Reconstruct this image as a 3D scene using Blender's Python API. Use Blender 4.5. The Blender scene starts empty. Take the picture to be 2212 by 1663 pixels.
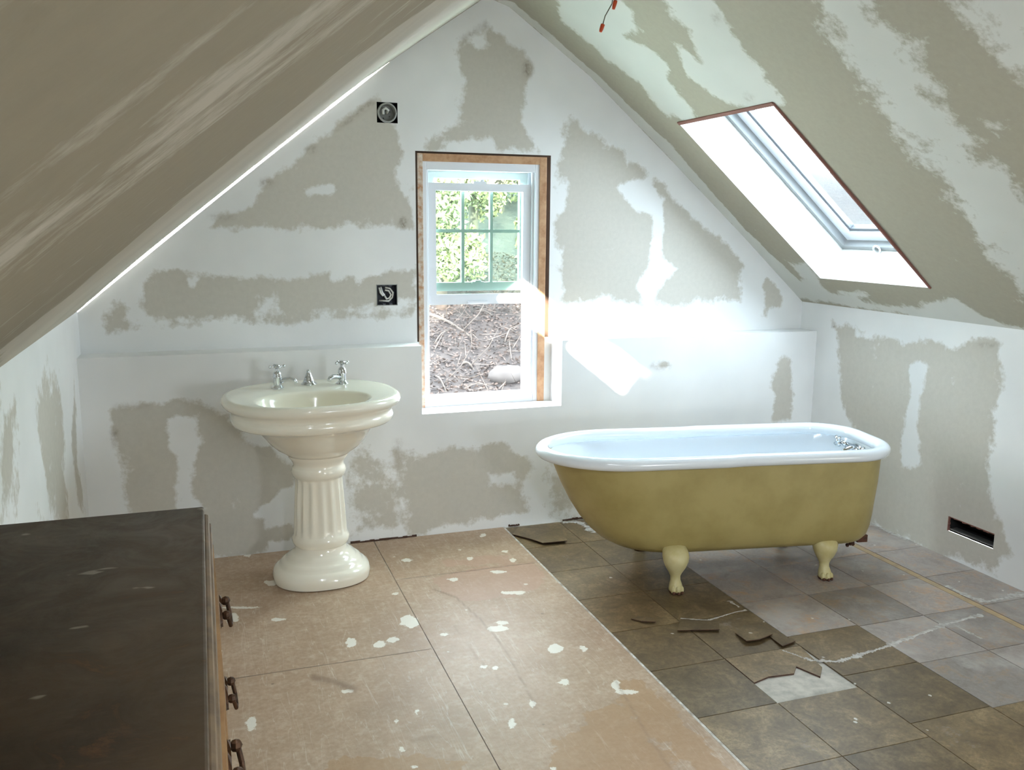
import bpy, bmesh, math, random
import numpy as np
from mathutils import Vector, Matrix
random.seed(7)
rng = np.random.default_rng(7)
sc = bpy.context.scene
COL = sc.collection
PI = math.pi

# ------------------------------------------------------------------ camera
IW, IH, FPX, CAMH = 2212.0, 1663.0, 1924.6, 1.49
YAW, PIT, ROL = 0.334829, 0.176861, -0.0074486
_f = np.array([math.sin(YAW) * math.cos(PIT), math.cos(YAW) * math.cos(PIT), -math.sin(PIT)])
_r = np.array([math.cos(YAW), -math.sin(YAW), 0.0])
_d = np.cross(_f, _r)
_c, _s = math.cos(ROL), math.sin(ROL)
CR, CD = _c * _r + _s * _d, -_s * _r + _c * _d
CAMPOS = np.array([0, 0, CAMH])
cam = bpy.data.cameras.new('camera'); cam.sensor_width = 36.0; cam.lens = FPX / IW * 36.0
cam.clip_start = 0.05; cam.clip_end = 200
camo = bpy.data.objects.new('camera', cam); COL.objects.link(camo)
camo.matrix_world = Matrix(((CR[0], -CD[0], -_f[0], 0), (CR[1], -CD[1], -_f[1], 0), (CR[2], -CD[2], -_f[2], CAMH), (0, 0, 0, 1)))
sc.camera = camo

# ------------------------------------------------------------------ sky, sun, exposure
SKY = 46.0
w = bpy.data.worlds.new('world'); sc.world = w; w.use_nodes = True
bg = w.node_tree.nodes['Background']
bg.inputs['Color'].default_value = (0.90, 0.965, 1.04, 1); bg.inputs['Strength'].default_value = SKY
SUN = Vector((1.0, 3.1, -0.77)).normalized()
sl = bpy.data.lights.new('sun', 'SUN'); sl.energy = 70.0; sl.angle = math.radians(0.6); sl.color = (1.0, 0.94, 0.82)
so = bpy.data.objects.new('sun', sl); COL.objects.link(so)
so.rotation_euler = (-SUN).to_track_quat('Z', 'Y').to_euler(); so.location = (-3, -6, 6)
sc.view_settings.view_transform = 'Standard'; sc.view_settings.look = 'None'
sc.view_settings.exposure = 0.40; sc.view_settings.gamma = 1.0; sc.view_settings.use_curve_mapping = False
sc.cycles.use_denoising = True
sc.cycles.max_bounces = 10; sc.cycles.diffuse_bounces = 7
sc.cycles.sample_clamp_indirect = 8.0
sc.cycles.caustics_reflective = False; sc.cycles.caustics_refractive = False

def portal(name, corners):
    c = [Vector(p) for p in corners]
    ctr = sum(c, Vector()) / 4
    ux, uy = (c[1] - c[0]), (c[3] - c[0])
    L = bpy.data.lights.new(name, 'AREA'); L.shape = 'RECTANGLE'; L.size = ux.length; L.size_y = uy.length
    L.cycles.is_portal = True
    o = bpy.data.objects.new(name, L); COL.objects.link(o)
    x, y = ux.normalized(), uy.normalized(); z = x.cross(y)
    if z.dot(Vector((1.3, 2.0, 1.0)) - ctr) > 0: x = -x; z = -z      # a portal looks along its -Z, into the room
    o.matrix_world = Matrix(((x[0], y[0], z[0], ctr[0]), (x[1], y[1], z[1], ctr[1]), (x[2], y[2], z[2], ctr[2]), (0, 0, 0, 1)))

# ------------------------------------------------------------------ measuring helpers (photo measurement -> place in the room)
def ray(x, y):
    return (x - IW / 2) / FPX * CR + (y - IH / 2) / FPX * CD + _f
def P(ax, val, x, y):
    d = ray(x, y); t = (val - CAMPOS[ax]) / d[ax]
    return CAMPOS + t * d

# ------------------------------------------------------------------ room sizes
XL, XR = -0.507, 3.185
YB, YU, YR = 4.056, 4.20, -2.2          # half wall face, upper gable face, rear wall
ZL = 0.932                              # top of the half wall
PROF_L = [(-0.507, 1.12), (-0.251, 1.331), (0.108, 1.618), (0.433, 1.885), (0.749, 2.144), (0.987, 2.312), (1.316, 2.538)]
PROF_R = [(1.316, 2.538), (1.433, 2.503), (1.859, 2.213), (2.272, 1.871), (2.77, 1.449), (3.185, 1.083)]
PROF = PROF_L + PROF_R[1:]
PX, PZ = np.array([p[0] for p in PROF]), np.array([p[1] for p in PROF])
def lens(x):                            # the open joint between left slope and gable
    t = np.clip((np.asarray(x, float) + 0.48) / 1.24, 0, 1)
    return np.where(np.asarray(x) > 1.3, 0.0, 0.0155 * np.sin(PI * t) ** 0.6 - 0.003)
def ceil_z(x):
    return np.interp(x, PX, PZ)
def on_slope(x, y, prof):
    d = ray(x, y); best = None
    for (a, b), (c, e) in zip(prof[:-1], prof[1:]):
        n = np.array([e - b, 0, -(c - a)]); A = np.array([a, 0, b])
        t = (n @ (A - CAMPOS)) / (n @ d); q = CAMPOS + t * d
        dist = max(a - q[0], q[0] - c, 0)
        if best is None or dist < best[0]: best = (dist, q)
    return best[1]

# ------------------------------------------------------------------ object helpers
def tag(o, label=None, cat=None, group=None, kind=None):
    if label: o['label'] = label
    if cat: o['category'] = cat
    if group: o['group'] = group
    if kind: o['kind'] = kind
    return o
def empty(name, loc=(0, 0, 0), rz=0.0):
    o = bpy.data.objects.new(name, None); COL.objects.link(o); o.location = loc; o.rotation_euler = (0, 0, rz)
    o.empty_display_size = 0.1
    return o
class MB:
    def __init__(s): s.v, s.f = [], []
    def add(s, vs, fs):
        k = len(s.v); s.v += [tuple(map(float, p)) for p in vs]; s.f += [tuple(i + k for i in q) for q in fs]; return s
    def box(s, x0, x1, y0, y1, z0, z1):
        return s.add([(x0, y0, z0), (x1, y0, z0), (x1, y1, z0), (x0, y1, z0), (x0, y0, z1), (x1, y0, z1), (x1, y1, z1), (x0, y1, z1)],
                     [(0, 3, 2, 1), (4, 5, 6, 7), (0, 1, 5, 4), (1, 2, 6, 5), (2, 3, 7, 6), (3, 0, 4, 7)])
    def quad(s, a, b, c, d): return s.add([a, b, c, d], [(0, 1, 2, 3)])
    def loft(s, rings, cap0=True, cap1=True, closed=True):
        n = len(rings[0]); vs = [p for r in rings for p in r]; fs = []
        for i in range(len(rings) - 1):
            for j in range(n if closed else n - 1):
                a, b = i * n + j, i * n + (j + 1) % n
                fs.append((a, b, b + n, a + n))
        if cap0: fs.append(tuple(range(n - 1, -1, -1)))
        if cap1: fs.append(tuple(range((len(rings) - 1) * n, len(rings) * n)))
        return s.add(vs, fs)
    def lathe(s, prof, n=24, c=(0, 0, 0), cap0=True, cap1=True):
        return s.loft([[(c[0] + r * math.cos(2 * PI * k / n), c[1] + r * math.sin(2 * PI * k / n), c[2] + z) for k in range(n)] for r, z in prof], cap0, cap1)
    def tube(s, pts, r, n=10, cap=True):
        pts = [Vector(p) for p in pts]; rad = [float(v) for v in r] if isinstance(r, (list, tuple)) else [float(r)] * len(pts); rings = []
        t0 = (pts[1] - pts[0]).normalized(); up = Vector((0, 0, 1)) if abs(t0.z) < 0.9 else Vector((1, 0, 0))
        nrm = t0.cross(up).normalized()
        for i, p in enumerate(pts):
            t = (pts[min(i + 1, len(pts) - 1)] - pts[max(i - 1, 0)]).normalized()
            nrm = (nrm - t * nrm.dot(t)).normalized(); bn = t.cross(nrm)
            rings.append([tuple(p + rad[i] * (math.cos(2 * PI * k / n) * nrm + math.sin(2 * PI * k / n) * bn)) for k in range(n)])
        return s.loft(rings, cap, cap)
    def ball(s, c, rx, ry=None, rz=None, n=14, m=8):
        ry = ry or rx; rz = rz or rx
        return s.loft([[(c[0] + rx * math.sin(a) * math.cos(2 * PI * k / n), c[1] + ry * math.sin(a) * math.sin(2 * PI * k / n), c[2] - rz * math.cos(a)) for k in range(n)]
                       for a in np.linspace(0.08, PI - 0.08, m)])
    def build(s, name, mat, parent=None, smooth=False, angle=None, bevel=0.0):
        me = bpy.data.meshes.new(name); me.from_pydata(s.v, [], s.f); me.materials.append(mat)
        if smooth or angle:
            me.polygons.foreach_set('use_smooth', [True] * len(me.polygons))
            if angle: me.set_sharp_from_angle(angle=math.radians(angle))
        me.update()
        o = bpy.data.objects.new(name, me); COL.objects.link(o)
        if parent: o.parent = parent
        if bevel:
            b = o.modifiers.new('bevel', 'BEVEL'); b.width = bevel; b.segments = 2; b.limit_method = 'ANGLE'
        return o

# ------------------------------------------------------------------ materials
def s2l(c):
    return tuple(((v / 255) / 12.92 if v / 255 <= 0.04045 else ((v / 255 + 0.055) / 1.055) ** 2.4) for v in c) + (1.0,)
def newmat(name):
    m = bpy.data.materials.new(name); m.use_nodes = True
    nt = m.node_tree; return m, nt, nt.nodes['Principled BSDF']
def N(nt, t, **kw):
    n = nt.nodes.new(t)
    for k, v in kw.items():
        if k in n.inputs: n.inputs[k].default_value = v
        else: setattr(n, k, v)
    return n
def ramp(nt, src, stops):
    r = N(nt, 'ShaderNodeValToRGB'); e = r.color_ramp.elements
    while len(e) < len(stops): e.new(0.5)
    for el, (p, c) in zip(e, stops): el.position = p; el.color = c if len(c) == 4 else tuple(c) + (1,)
    nt.links.new(src, r.inputs['Fac']); return r
def mix(nt, fac, a, b):
    m = N(nt, 'ShaderNodeMix', data_type='RGBA')
    for sock, v in ((m.inputs[0], fac), (m.inputs[6], a), (m.inputs[7], b)):
        if hasattr(v, 'is_output'): nt.links.new(v, sock)
        else: sock.default_value = v
    return m.outputs[2]
def math_(nt, op, a, b=None, clamp=False):
    m = N(nt, 'ShaderNodeMath', operation=op, use_clamp=clamp)
    for sock, v in zip(m.inputs, (a, b)):
        if v is None: continue
        if hasattr(v, 'is_output'): nt.links.new(v, sock)
        else: sock.default_value = v
    return m.outputs[0]
def noise(nt, scale, detail=4.0, rough=0.55, vec=None, dist=0.0):
    n = N(nt, 'ShaderNodeTexNoise', Scale=scale, Detail=detail, Roughness=rough, Distortion=dist)
    if vec is not None: nt.links.new(vec, n.inputs['Vector'])
    return n.outputs['Fac']
def geo_pos(nt, scale=None, rot=None):
    g = N(nt, 'ShaderNodeNewGeometry').outputs['Position']
    if scale or rot:
        mp = N(nt, 'ShaderNodeMapping')
        if scale: mp.inputs['Scale'].default_value = scale
        if rot: mp.inputs['Rotation'].default_value = rot
        nt.links.new(g, mp.inputs['Vector']); return mp.outputs['Vector']
    return g
def bump(nt, bsdf, h, strength=0.2, dist=0.01):
    b = N(nt, 'ShaderNodeBump', Strength=strength, Distance=dist)
    nt.links.new(h, b.inputs['Height']); nt.links.new(b.outputs[0], bsdf.inputs['Normal'])
def simple(name, rgb, rough=0.5, metal=0.0, var=0.0, nscale=20.0, coat=0.0, spec=0.5, rgb2=None):
    m, nt, b = newmat(name); c = s2l(rgb)
    b.inputs['Roughness'].default_value = rough; b.inputs['Metallic'].default_value = metal
    b.inputs['Coat Weight'].default_value = coat; b.inputs['Specular IOR Level'].default_value = spec
    if var or rgb2:
        c2 = s2l(rgb2) if rgb2 else tuple(v * (1 - var) for v in c[:3]) + (1,)
        tc = N(nt, 'ShaderNodeTexCoord').outputs['Object']
        r = ramp(nt, noise(nt, nscale, 6, 0.6, tc), [(0.35, c2), (0.62, c)])
        nt.links.new(r.outputs[0], b.inputs['Base Color'])
    else: b.inputs['Base Color'].default_value = c
    return m

def drywall(name, paper=(200, 196, 187), mud=(237, 238, 238), streak=None):
    m, nt, b = newmat(name); b.inputs['Roughness'].default_value = 0.75; b.inputs['Specular IOR Level'].default_value = 0.25
    pos = geo_pos(nt)
    a = N(nt, 'ShaderNodeAttribute', attribute_name='mud').outputs['Fac']
    n1 = noise(nt, 9, 5, 0.6, pos); n2 = noise(nt, 45, 4, 0.65, pos); n3 = noise(nt, 2.2, 3, 0.5, pos)
    if streak: n1 = noise(nt, 3.0, 6, 0.6, geo_pos(nt, streak))
    k = math_(nt, 'ADD', a, math_(nt, 'MULTIPLY', math_(nt, 'SUBTRACT', n1, 0.5), 1.5))
    k = math_(nt, 'ADD', k, math_(nt, 'MULTIPLY', math_(nt, 'SUBTRACT', n2, 0.5), 0.55))
    f = ramp(nt, k, [(0.36, (0, 0, 0)), (0.62, (1, 1, 1))]).outputs[0]
    pc = mix(nt, ramp(nt, n2, [(0.3, (0, 0, 0)), (0.7, (1, 1, 1))]).outputs[0], tuple(v * 0.93 for v in s2l(paper)[:3]) + (1,), s2l(paper))
    mc = mix(nt, ramp(nt, n3, [(0.3, (0, 0, 0)), (0.7, (1, 1, 1))]).outputs[0], tuple(v * 0.88 for v in s2l(mud)[:3]) + (1,), s2l(mud))
    c = mix(nt, f, pc, mc)
    st = N(nt, 'ShaderNodeAttribute', attribute_name='stain').outputs['Fac']
    st = math_(nt, 'MULTIPLY', st, ramp(nt, n2, [(0.35, (0, 0, 0)), (0.65, (1, 1, 1))]).outputs[0])
    c = mix(nt, st, c, s2l((120, 104, 86)))
    nt.links.new(c, b.inputs['Base Color'])
    bump(nt, b, math_(nt, 'ADD', f, math_(nt, 'MULTIPLY', n2, 0.5)), 0.12, 0.006)
    return m
M_DRY = drywall('drywall')
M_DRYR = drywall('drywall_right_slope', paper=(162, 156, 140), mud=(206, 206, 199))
M_DRYL = drywall('drywall_left_slope', paper=(148, 140, 122), mud=(186, 181, 168), streak=(0.8, 3.5, 0.8))  # brownish-grey board, darkened further to offset too much light on this slope

def floorboard():
    m, nt, b = newmat('hardboard'); b.inputs['Roughness'].default_value = 0.5; b.inputs['Specular IOR Level'].default_value = 0.35
    pos = geo_pos(nt)
    n1 = noise(nt, 2.5, 6, 0.6, pos); n2 = noise(nt, 60, 3, 0.6, pos); n3 = noise(nt, 14, 6, 0.65, pos)
    c = ramp(nt, n1, [(0.3, s2l((154, 129, 106))), (0.55, s2l((173, 149, 126))), (0.75, s2l((184, 163, 142)))]).outputs[0]
    c = mix(nt, ramp(nt, n2, [(0.35, (0, 0, 0)), (0.7, (0.5, 0.5, 0.5))]).outputs[0], c, s2l((138, 110, 86)))
    c = mix(nt, ramp(nt, noise(nt, 22, 8, 0.8, pos), [(0.5, (0, 0, 0)), (0.7, (0.55, 0.55, 0.55))]).outputs[0], c, s2l((196, 180, 160)))
    # hair-thin scratches and nail marks
    wv = N(nt, 'ShaderNodeTexNoise', Scale=3.0, Detail=2.0); nt.links.new(geo_pos(nt, (9, 0.6, 1), (0, 0, 0.5)), wv.inputs['Vector'])
    c = mix(nt, ramp(nt, wv.outputs['Fac'], [(0.495, (0, 0, 0)), (0.5, (0.35, 0.35, 0.35)), (0.505, (0, 0, 0))]).outputs[0], c, s2l((214, 204, 190)))
    vn = N(nt, 'ShaderNodeTexVoronoi', Scale=5.5); nt.links.new(pos, vn.inputs['Vector'])
    c = mix(nt, math_(nt, 'MULTIPLY', math_(nt, 'LESS_THAN', math_(nt, 'ADD', vn.outputs['Distance'], math_(nt, 'MULTIPLY', n2, 0.10)), 0.085), 0.65), c, s2l((104, 88, 76)))
    am = N(nt, 'ShaderNodeAttribute', attribute_name='amber').outputs['Fac']
    am = ramp(nt, math_(nt, 'ADD', am, math_(nt, 'MULTIPLY', math_(nt, 'SUBTRACT', n3, 0.5), 1.4)), [(0.45, (0, 0, 0)), (0.52, (0.75, 0.75, 0.75))]).outputs[0]
    c = mix(nt, math_(nt, 'MULTIPLY', am, 0.75), c, s2l((158, 122, 82)))
    pk = N(nt, 'ShaderNodeAttribute', attribute_name='pink').outputs['Fac']
    pk = ramp(nt, math_(nt, 'ADD', pk, math_(nt, 'MULTIPLY', math_(nt, 'SUBTRACT', n3, 0.5), 1.5)), [(0.45, (0, 0, 0)), (0.54, (0.7, 0.7, 0.7))]).outputs[0]
    c = mix(nt, math_(nt, 'MULTIPLY', pk, 0.8), c, s2l((172, 138, 118)))
    # grey scuffs
    sc1 = ramp(nt, noise(nt, 11, 7, 0.75, geo_pos(nt, (1, 0.5, 1))), [(0.66, (0, 0, 0)), (0.75, (0.5, 0.5, 0.5))]).outputs[0]
    c = mix(nt, sc1, c, s2l((120, 104, 90)))
    # small paint specks
    v = N(nt, 'ShaderNodeTexVoronoi', Scale=13.0); nt.links.new(pos, v.inputs['Vector'])
    dist = math_(nt, 'ADD', v.outputs['Distance'], math_(nt, 'MULTIPLY', n2, 0.16))
    sep = N(nt, 'ShaderNodeSeparateColor'); nt.links.new(v.outputs['Color'], sep.inputs[0])
    rad = math_(nt, 'MULTIPLY', math_(nt, 'POWER', sep.outputs[0], 4.0), 0.15)
    sp = math_(nt, 'LESS_THAN', dist, math_(nt, 'ADD', rad, 0.050))
    spl = N(nt, 'ShaderNodeAttribute', attribute_name='splat').outputs['Fac']
    spl = ramp(nt, math_(nt, 'ADD', spl, math_(nt, 'MULTIPLY', math_(nt, 'SUBTRACT', noise(nt, 55, 5, 0.75, pos), 0.5), 2.2)), [(0.5, (0, 0, 0)), (0.66, (1, 1, 1))]).outputs[0]
    tot = math_(nt, 'MAXIMUM', math_(nt, 'MULTIPLY', sp, 0.6), math_(nt, 'MULTIPLY', spl, 0.85))
    c = mix(nt, tot, c, s2l((226, 222, 212)))
    ln = N(nt, 'ShaderNodeAttribute', attribute_name='line').outputs['Fac']
    c = mix(nt, math_(nt, 'MULTIPLY', ln, math_(nt, 'ADD', n3, 0.2)), c, s2l((116, 92, 74)))
    nt.links.new(c, b.inputs['Base Color'])
    bump(nt, b, n2, 0.08, 0.004)
    return m
M_FLOOR = floorboard()

def tilemat(name, cols, dust):
    m, nt, b = newmat(name); b.inputs['Roughness'].default_value = 0.42; b.inputs['Specular IOR Level'].default_value = 0.4
    pos = geo_pos(nt)
    oi = N(nt, 'ShaderNodeObjectInfo')
    vo = N(nt, 'ShaderNodeVectorMath', operation='SCALE'); nt.links.new(oi.outputs['Random'], vo.inputs['Scale'])
    vo.inputs[0].default_value = (7, 3, 5)
    va = N(nt, 'ShaderNodeVectorMath', operation='ADD'); nt.links.new(pos, va.inputs[0]); nt.links.new(vo.outputs[0], va.inputs[1])
    n1 = noise(nt, 9, 9, 0.75, va.outputs[0], 0.6); n2 = noise(nt, 70, 5, 0.75, va.outputs[0]); n3 = noise(nt, 3.5, 5, 0.65, pos)
    c = ramp(nt, n1, [(0.3, s2l(cols[0])), (0.5, s2l(cols[1])), (0.68, s2l(cols[2]))]).outputs[0]
    c = mix(nt, ramp(nt, n2, [(0.4, (0, 0, 0)), (0.7, (0.75, 0.75, 0.75))]).outputs[0], c, s2l(cols[0]))
    k = math_(nt, 'ADD', math_(nt, 'MULTIPLY', oi.outputs['Random'], 0.5), 0.72)
    hsv = N(nt, 'ShaderNodeHueSaturation'); nt.links.new(k, hsv.inputs['Value']); nt.links.new(c, hsv.inputs['Color'])
    d = ramp(nt, math_(nt, 'ADD', n3, math_(nt, 'MULTIPLY', math_(nt, 'SUBTRACT', n2, 0.5), 0.35)), [(dust, (0, 0, 0)), (dust + 0.16, (0.6, 0.6, 0.6))]).outputs[0]
    c = mix(nt, d, hsv.outputs[0], s2l((178, 172, 166)))
    v = N(nt, 'ShaderNodeTexVoronoi', Scale=9.0); nt.links.new(pos, v.inputs['Vector'])
    sp = math_(nt, 'LESS_THAN', math_(nt, 'ADD', v.outputs['Distance'], math_(nt, 'MULTIPLY', n2, 0.2)), 0.15)
    c = mix(nt, math_(nt, 'MULTIPLY', sp, 0.7), c, s2l((215, 212, 204)))
    nt.links.new(c, b.inputs['Base Color']); bump(nt, b, n2, 0.08, 0.003)
    return m
M_TILE = tilemat('slate_vinyl', ((82, 66, 44), (114, 95, 66), (146, 125, 92)), 0.66)
M_TILEG = tilemat('worn_vinyl', ((128, 117, 109), (152, 143, 138), (174, 138, 102)), 0.50)
M_SUB = simple('subfloor_glue', (196, 190, 180), 0.8, var=0.35, nscale=18)
M_EDGE = simple('tile_edge_brown', (82, 56, 42), 0.8, var=0.4, nscale=60)
M_STRIP = simple('bare_pine', (176, 150, 112), 0.6, rgb2=(150, 132, 108), nscale=16)

# ------------------------------------------------------------------ surface masks
def sdist(U, V, poly):
    poly = np.asarray(poly, float); d = np.full(U.shape, 1e9); ins = np.zeros(U.shape, bool)
    a = poly; b = np.roll(poly, -1, 0)
    for (ax, ay), (bx, by) in zip(a, b):
        ex, ey = bx - ax, by - ay; L = ex * ex + ey * ey + 1e-12
        t = np.clip(((U - ax) * ex + (V - ay) * ey) / L, 0, 1)
        d = np.minimum(d, (U - ax - t * ex) ** 2 + (V - ay - t * ey) ** 2)
        c = ((ay > V) != (by > V))
        with np.errstate(divide='ignore', invalid='ignore'):
            xi = (bx - ax) * (V - ay) / (by - ay) + ax
        ins ^= c & (U < xi)
    return np.where(ins, -1, 1) * np.sqrt(d)
def paint(U, V, base, polys):
    m = np.full(U.shape, float(base))
    for poly, val, soft in polys:
        w_ = np.clip(0.5 - sdist(U, V, poly) / soft, 0, 1); w_ = w_ * w_ * (3 - 2 * w_)
        m = m * (1 - w_) + val * w_
    return m
def attr(me, name, vals):
    a = me.attributes.new(name, 'FLOAT', 'POINT'); a.data.foreach_set('value', np.asarray(vals, np.float32))
def lines(a, b, step, extra=()):
    n = max(1, int(round((b - a) / step)))
    base = np.linspace(a, b, n + 1); ex = np.array([e for e in extra if a < e < b])
    keep = [x for x in base if x in (base[0], base[-1]) or not len(ex) or np.min(abs(ex - x)) > step * 0.35]
    return np.unique(np.round(np.concatenate([keep, ex]), 6))
def grid_mesh(us, vs, f3, holes=(), flip=False):
    U, V = np.meshgrid(us, vs, indexing='ij'); nu, nv = U.shape
    co = f3(U, V).reshape(-1, 3)
    uc, vc = (us[:-1] + us[1:]) / 2, (vs[:-1] + vs[1:]) / 2
    UC, VC = np.meshgrid(uc, vc, indexing='ij'); ok = np.ones(UC.shape, bool)
    for (a, b, c, d) in holes: ok &= ~((UC > a) & (UC < b) & (VC > c) & (VC < d))
    i, j = np.nonzero(ok); k = i * nv + j
    q = np.stack([k, k + nv, k + nv + 1, k + 1], 1)
    if flip: q = q[:, ::-1]
    return co, q, U.ravel(), V.ravel()
def mesh_obj(name, parts, mat, parent=None, attrs=None, smooth=False):
    co = np.concatenate([p[0] for p in parts]); off = 0; fs = []
    for p in parts: fs.append(np.asarray(p[1]) + off); off += len(p[0])
    fs = np.concatenate(fs)
    me = bpy.data.meshes.new(name); me.vertices.add(len(co)); me.vertices.foreach_set('co', co.astype(np.float32).ravel())
    me.loops.add(fs.size); me.loops.foreach_set('vertex_index', fs.astype(np.int32).ravel())
    me.polygons.add(len(fs)); me.polygons.foreach_set('loop_start', np.arange(0, fs.size, 4, dtype=np.int32))
    me.update(calc_edges=True)
    for k, v in (attrs or {}).items(): attr(me, k, v)
    me.materials.append(mat)
    if smooth: me.polygons.foreach_set('use_smooth', [True] * len(me.polygons))
    o = bpy.data.objects.new(name, me); COL.objects.link(o)
    if parent: o.parent = parent
    return o
def polys_on(f, lst, k=1.0): return [([f(x, y) for x, y in p], v, s * k) for p, v, s in lst]
def blob(cx, cy, rx, ry, n=12, jag=0.25):
    return [(cx + rx * (1 + jag * (random.random() - 0.5) * 2) * math.cos(2 * PI * k / n), cy + ry * (1 + jag * (random.random() - 0.5) * 2) * math.sin(2 * PI * k / n)) for k in range(n)]

# ================================================================== STRUCTURE
# ---- upper gable wall
def f_up(x, y): q = P(1, YU, x, y); return (q[0], q[2])
WX0, WX1, WZT = 0.974, 1.655, 1.831      # rough window opening in the gable
BOX1 = (0.797, 0.893, 1.951, 2.042)      # round ceiling-style box hole
BOX2 = (0.779, 0.880, 1.112, 1.212)      # square box hole
up_polys = polys_on(f_up, [
    ([(1000, 85), (1045, 45), (1085, 75), (1150, 140), (1138, 170), (1130, 240), (1140, 290), (1165, 322), (1185, 330), (915, 325), (940, 290), (985, 262), (1003, 200), (992, 130)], 0.0, 0.06),
    ([(1010, 85), (1045, 72), (1060, 100), (1030, 110)], 0.8, 0.05),
    ([(960, 305), (1060, 300), (1065, 335), (960, 335)], 0.9, 0.05),
    ([(815, 200), (858, 272), (865, 330), (888, 440), (895, 492), (700, 495), (450, 493), (482, 462), (540, 440), (580, 388), (640, 348), (700, 295), (760, 245)], 0.05, 0.05),
    ([(655, 408), (720, 400), (722, 412), (665, 420)], 1.0, 0.03),
    ([(850, 350), (895, 330), (890, 440), (862, 420)], 0.7, 0.05),
    ([(225, 690), (245, 650), (300, 622), (335, 592), (392, 578), (435, 590), (540, 602), (650, 600), (712, 588), (720, 606), (765, 590), (775, 610), (830, 590), (900, 575), (900, 640), (820, 662), (720, 672), (560, 690), (320, 695), (300, 712), (235, 712)], 0.05, 0.05),
    ([(270, 630), (300, 625), (312, 690), (285, 705), (272, 690)], 0.9, 0.04),
    ([(560, 635), (600, 632), (605, 690), (550, 690)], 0.8, 0.06),
    ([(400, 598), (425, 600), (420, 625), (408, 620)], 0.9, 0.03),
    ([(320, 690), (900, 660), (900, 690), (330, 712)], 0.45, 0.04),
    ([(1235, 252), (1300, 292), (1372, 352), (1440, 398), (1460, 440), (1512, 472), (1570, 532), (1602, 572), (1604, 655), (1545, 640), (1480, 660), (1400, 655), (1300, 645), (1196, 655), (1195, 500), (1208, 330), (1222, 272)], 0.05, 0.06),
    ([(1335, 402), (1400, 385), (1432, 430), (1430, 558), (1460, 580), (1402, 655), (1368, 622), (1402, 570), (1412, 462), (1372, 455)], 1.0, 0.035),
    ([(1196, 380), (1225, 400), (1225, 440), (1196, 470)], 0.9, 0.05),
    ([(1196, 560), (1215, 540), (1212, 660), (1196, 660)], 0.9, 0.05),
    ([(1655, 605), (1690, 640), (1685, 662), (1662, 668), (1655, 686), (1648, 682)], 0.0, 0.04)], 2.2)
up_stain = polys_on(f_up, [(blob(870, 482, 9, 14), 0.9, 0.02), (blob(672, 322, 12, 9), 0.6, 0.03), (blob(575, 395, 14, 9), 0.6, 0.03),
    ([(720, 285), (800, 215), (812, 222), (740, 275)], 0.7, 0.03), (blob(1140, 150, 12, 18), 0.7, 0.03), ([(995, 80), (1050, 45), (1058, 55), (1002, 90)], 0.5, 0.03), (blob(480, 470, 26, 8), 0.4, 0.03)])
us = lines(XL, XR, 0.0125, (WX0, WX1) + BOX1[:2] + BOX2[:2]); vs = lines(ZL - 0.01, 2.56, 0.0125, (WZT,) + BOX1[2:] + BOX2[2:])
co, q, U, V = grid_mesh(us, vs, lambda u, v: np.stack([u, np.full_like(u, YU), v], -1), [(WX0, WX1, -9, WZT), BOX1, BOX2])
wall_back = mesh_obj('wall_back', [(co, q)], M_DRY, attrs={'mud': paint(U, V, 1.0, up_polys), 'stain': paint(U, V, 0, up_stain)})
bm = bmesh.new(); bm.from_mesh(wall_back.data)
for (a, b), (c, e) in zip(PROF[:-1], PROF[1:]):
    # keep everything below each roof line (convex outline)
    n = Vector((-(e - b), 0, (c - a))).normalized()
    bmesh.ops.bisect_plane(bm, geom=bm.verts[:] + bm.edges[:] + bm.faces[:], plane_co=(a, YU, b), plane_no=n, clear_outer=True)
bm.to_mesh(wall_back.data); bm.free()
tag(wall_back, 'gable end wall of patched bare drywall around the window', 'wall', kind='structure')

M_RAW = simple('raw_board', (214, 210, 200), 0.7)
cap = MB()  # strip added behind the open joint to stop stray sky light
for (a, b), (c, e) in zip(PROF_L[:-1], PROF_L[1:]):
    cap.quad((a, YU + 0.001, b - 0.001), (c, YU + 0.001, e - 0.001), (c, YU + 0.16, e - 0.001), (a, YU + 0.16, b - 0.001))
cap.build('joint_light_stop', M_RAW, wall_back)

# ---- lower half wall with ledge and window recess
HX0, HX1, HZ = 0.960, 1.673, 0.604
def f_low(x, y): q = P(1, YB, x, y); return (q[0], q[2])
low_polys = polys_on(f_low, [
    ([(238, 885), (330, 870), (430, 862), (475, 880), (510, 935), (580, 960), (640, 1010), (645, 1190), (470, 1205), (268, 1200), (276, 1010), (248, 985)], 0.08, 0.06),
    ([(360, 905), (425, 900), (428, 960), (410, 1000), (428, 1100), (425, 1210), (365, 1210), (372, 1100), (385, 1000), (365, 960)], 0.95, 0.04),
    ([(550, 1112), (600, 1060), (640, 1050), (640, 1125), (572, 1142), (575, 1120)], 1.0, 0.03),
    ([(582, 1172), (640, 1165), (640, 1192), (575, 1196)], 1.0, 0.03),
    ([(750, 960), (880, 985), (885, 1060), (890, 1150), (750, 1175)], 0.35, 0.10),
    ([(885, 992), (940, 975), (1050, 958), (1100, 968), (1150, 1000), (1125, 1080), (1135, 1105), (890, 1155), (878, 1060)], 0.05, 0.06),
    ([(1060, 1025), (1110, 1020), (1110, 1045), (1060, 1050)], 0.9, 0.05),
    ([(845, 960), (870, 975), (872, 1030), (850, 1000)], 0.1, 0.05),
    ([(1682, 770), (1716, 768), (1712, 910), (1668, 910), (1672, 820)], 0.0, 0.05),
    ([(1400, 790), (1440, 780), (1460, 792), (1405, 800)], 0.3, 0.03),
    ([(1180, 985), (1260, 980), (1300, 1120), (1180, 1120)], 0.45, 0.1)], 2.2)
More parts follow.
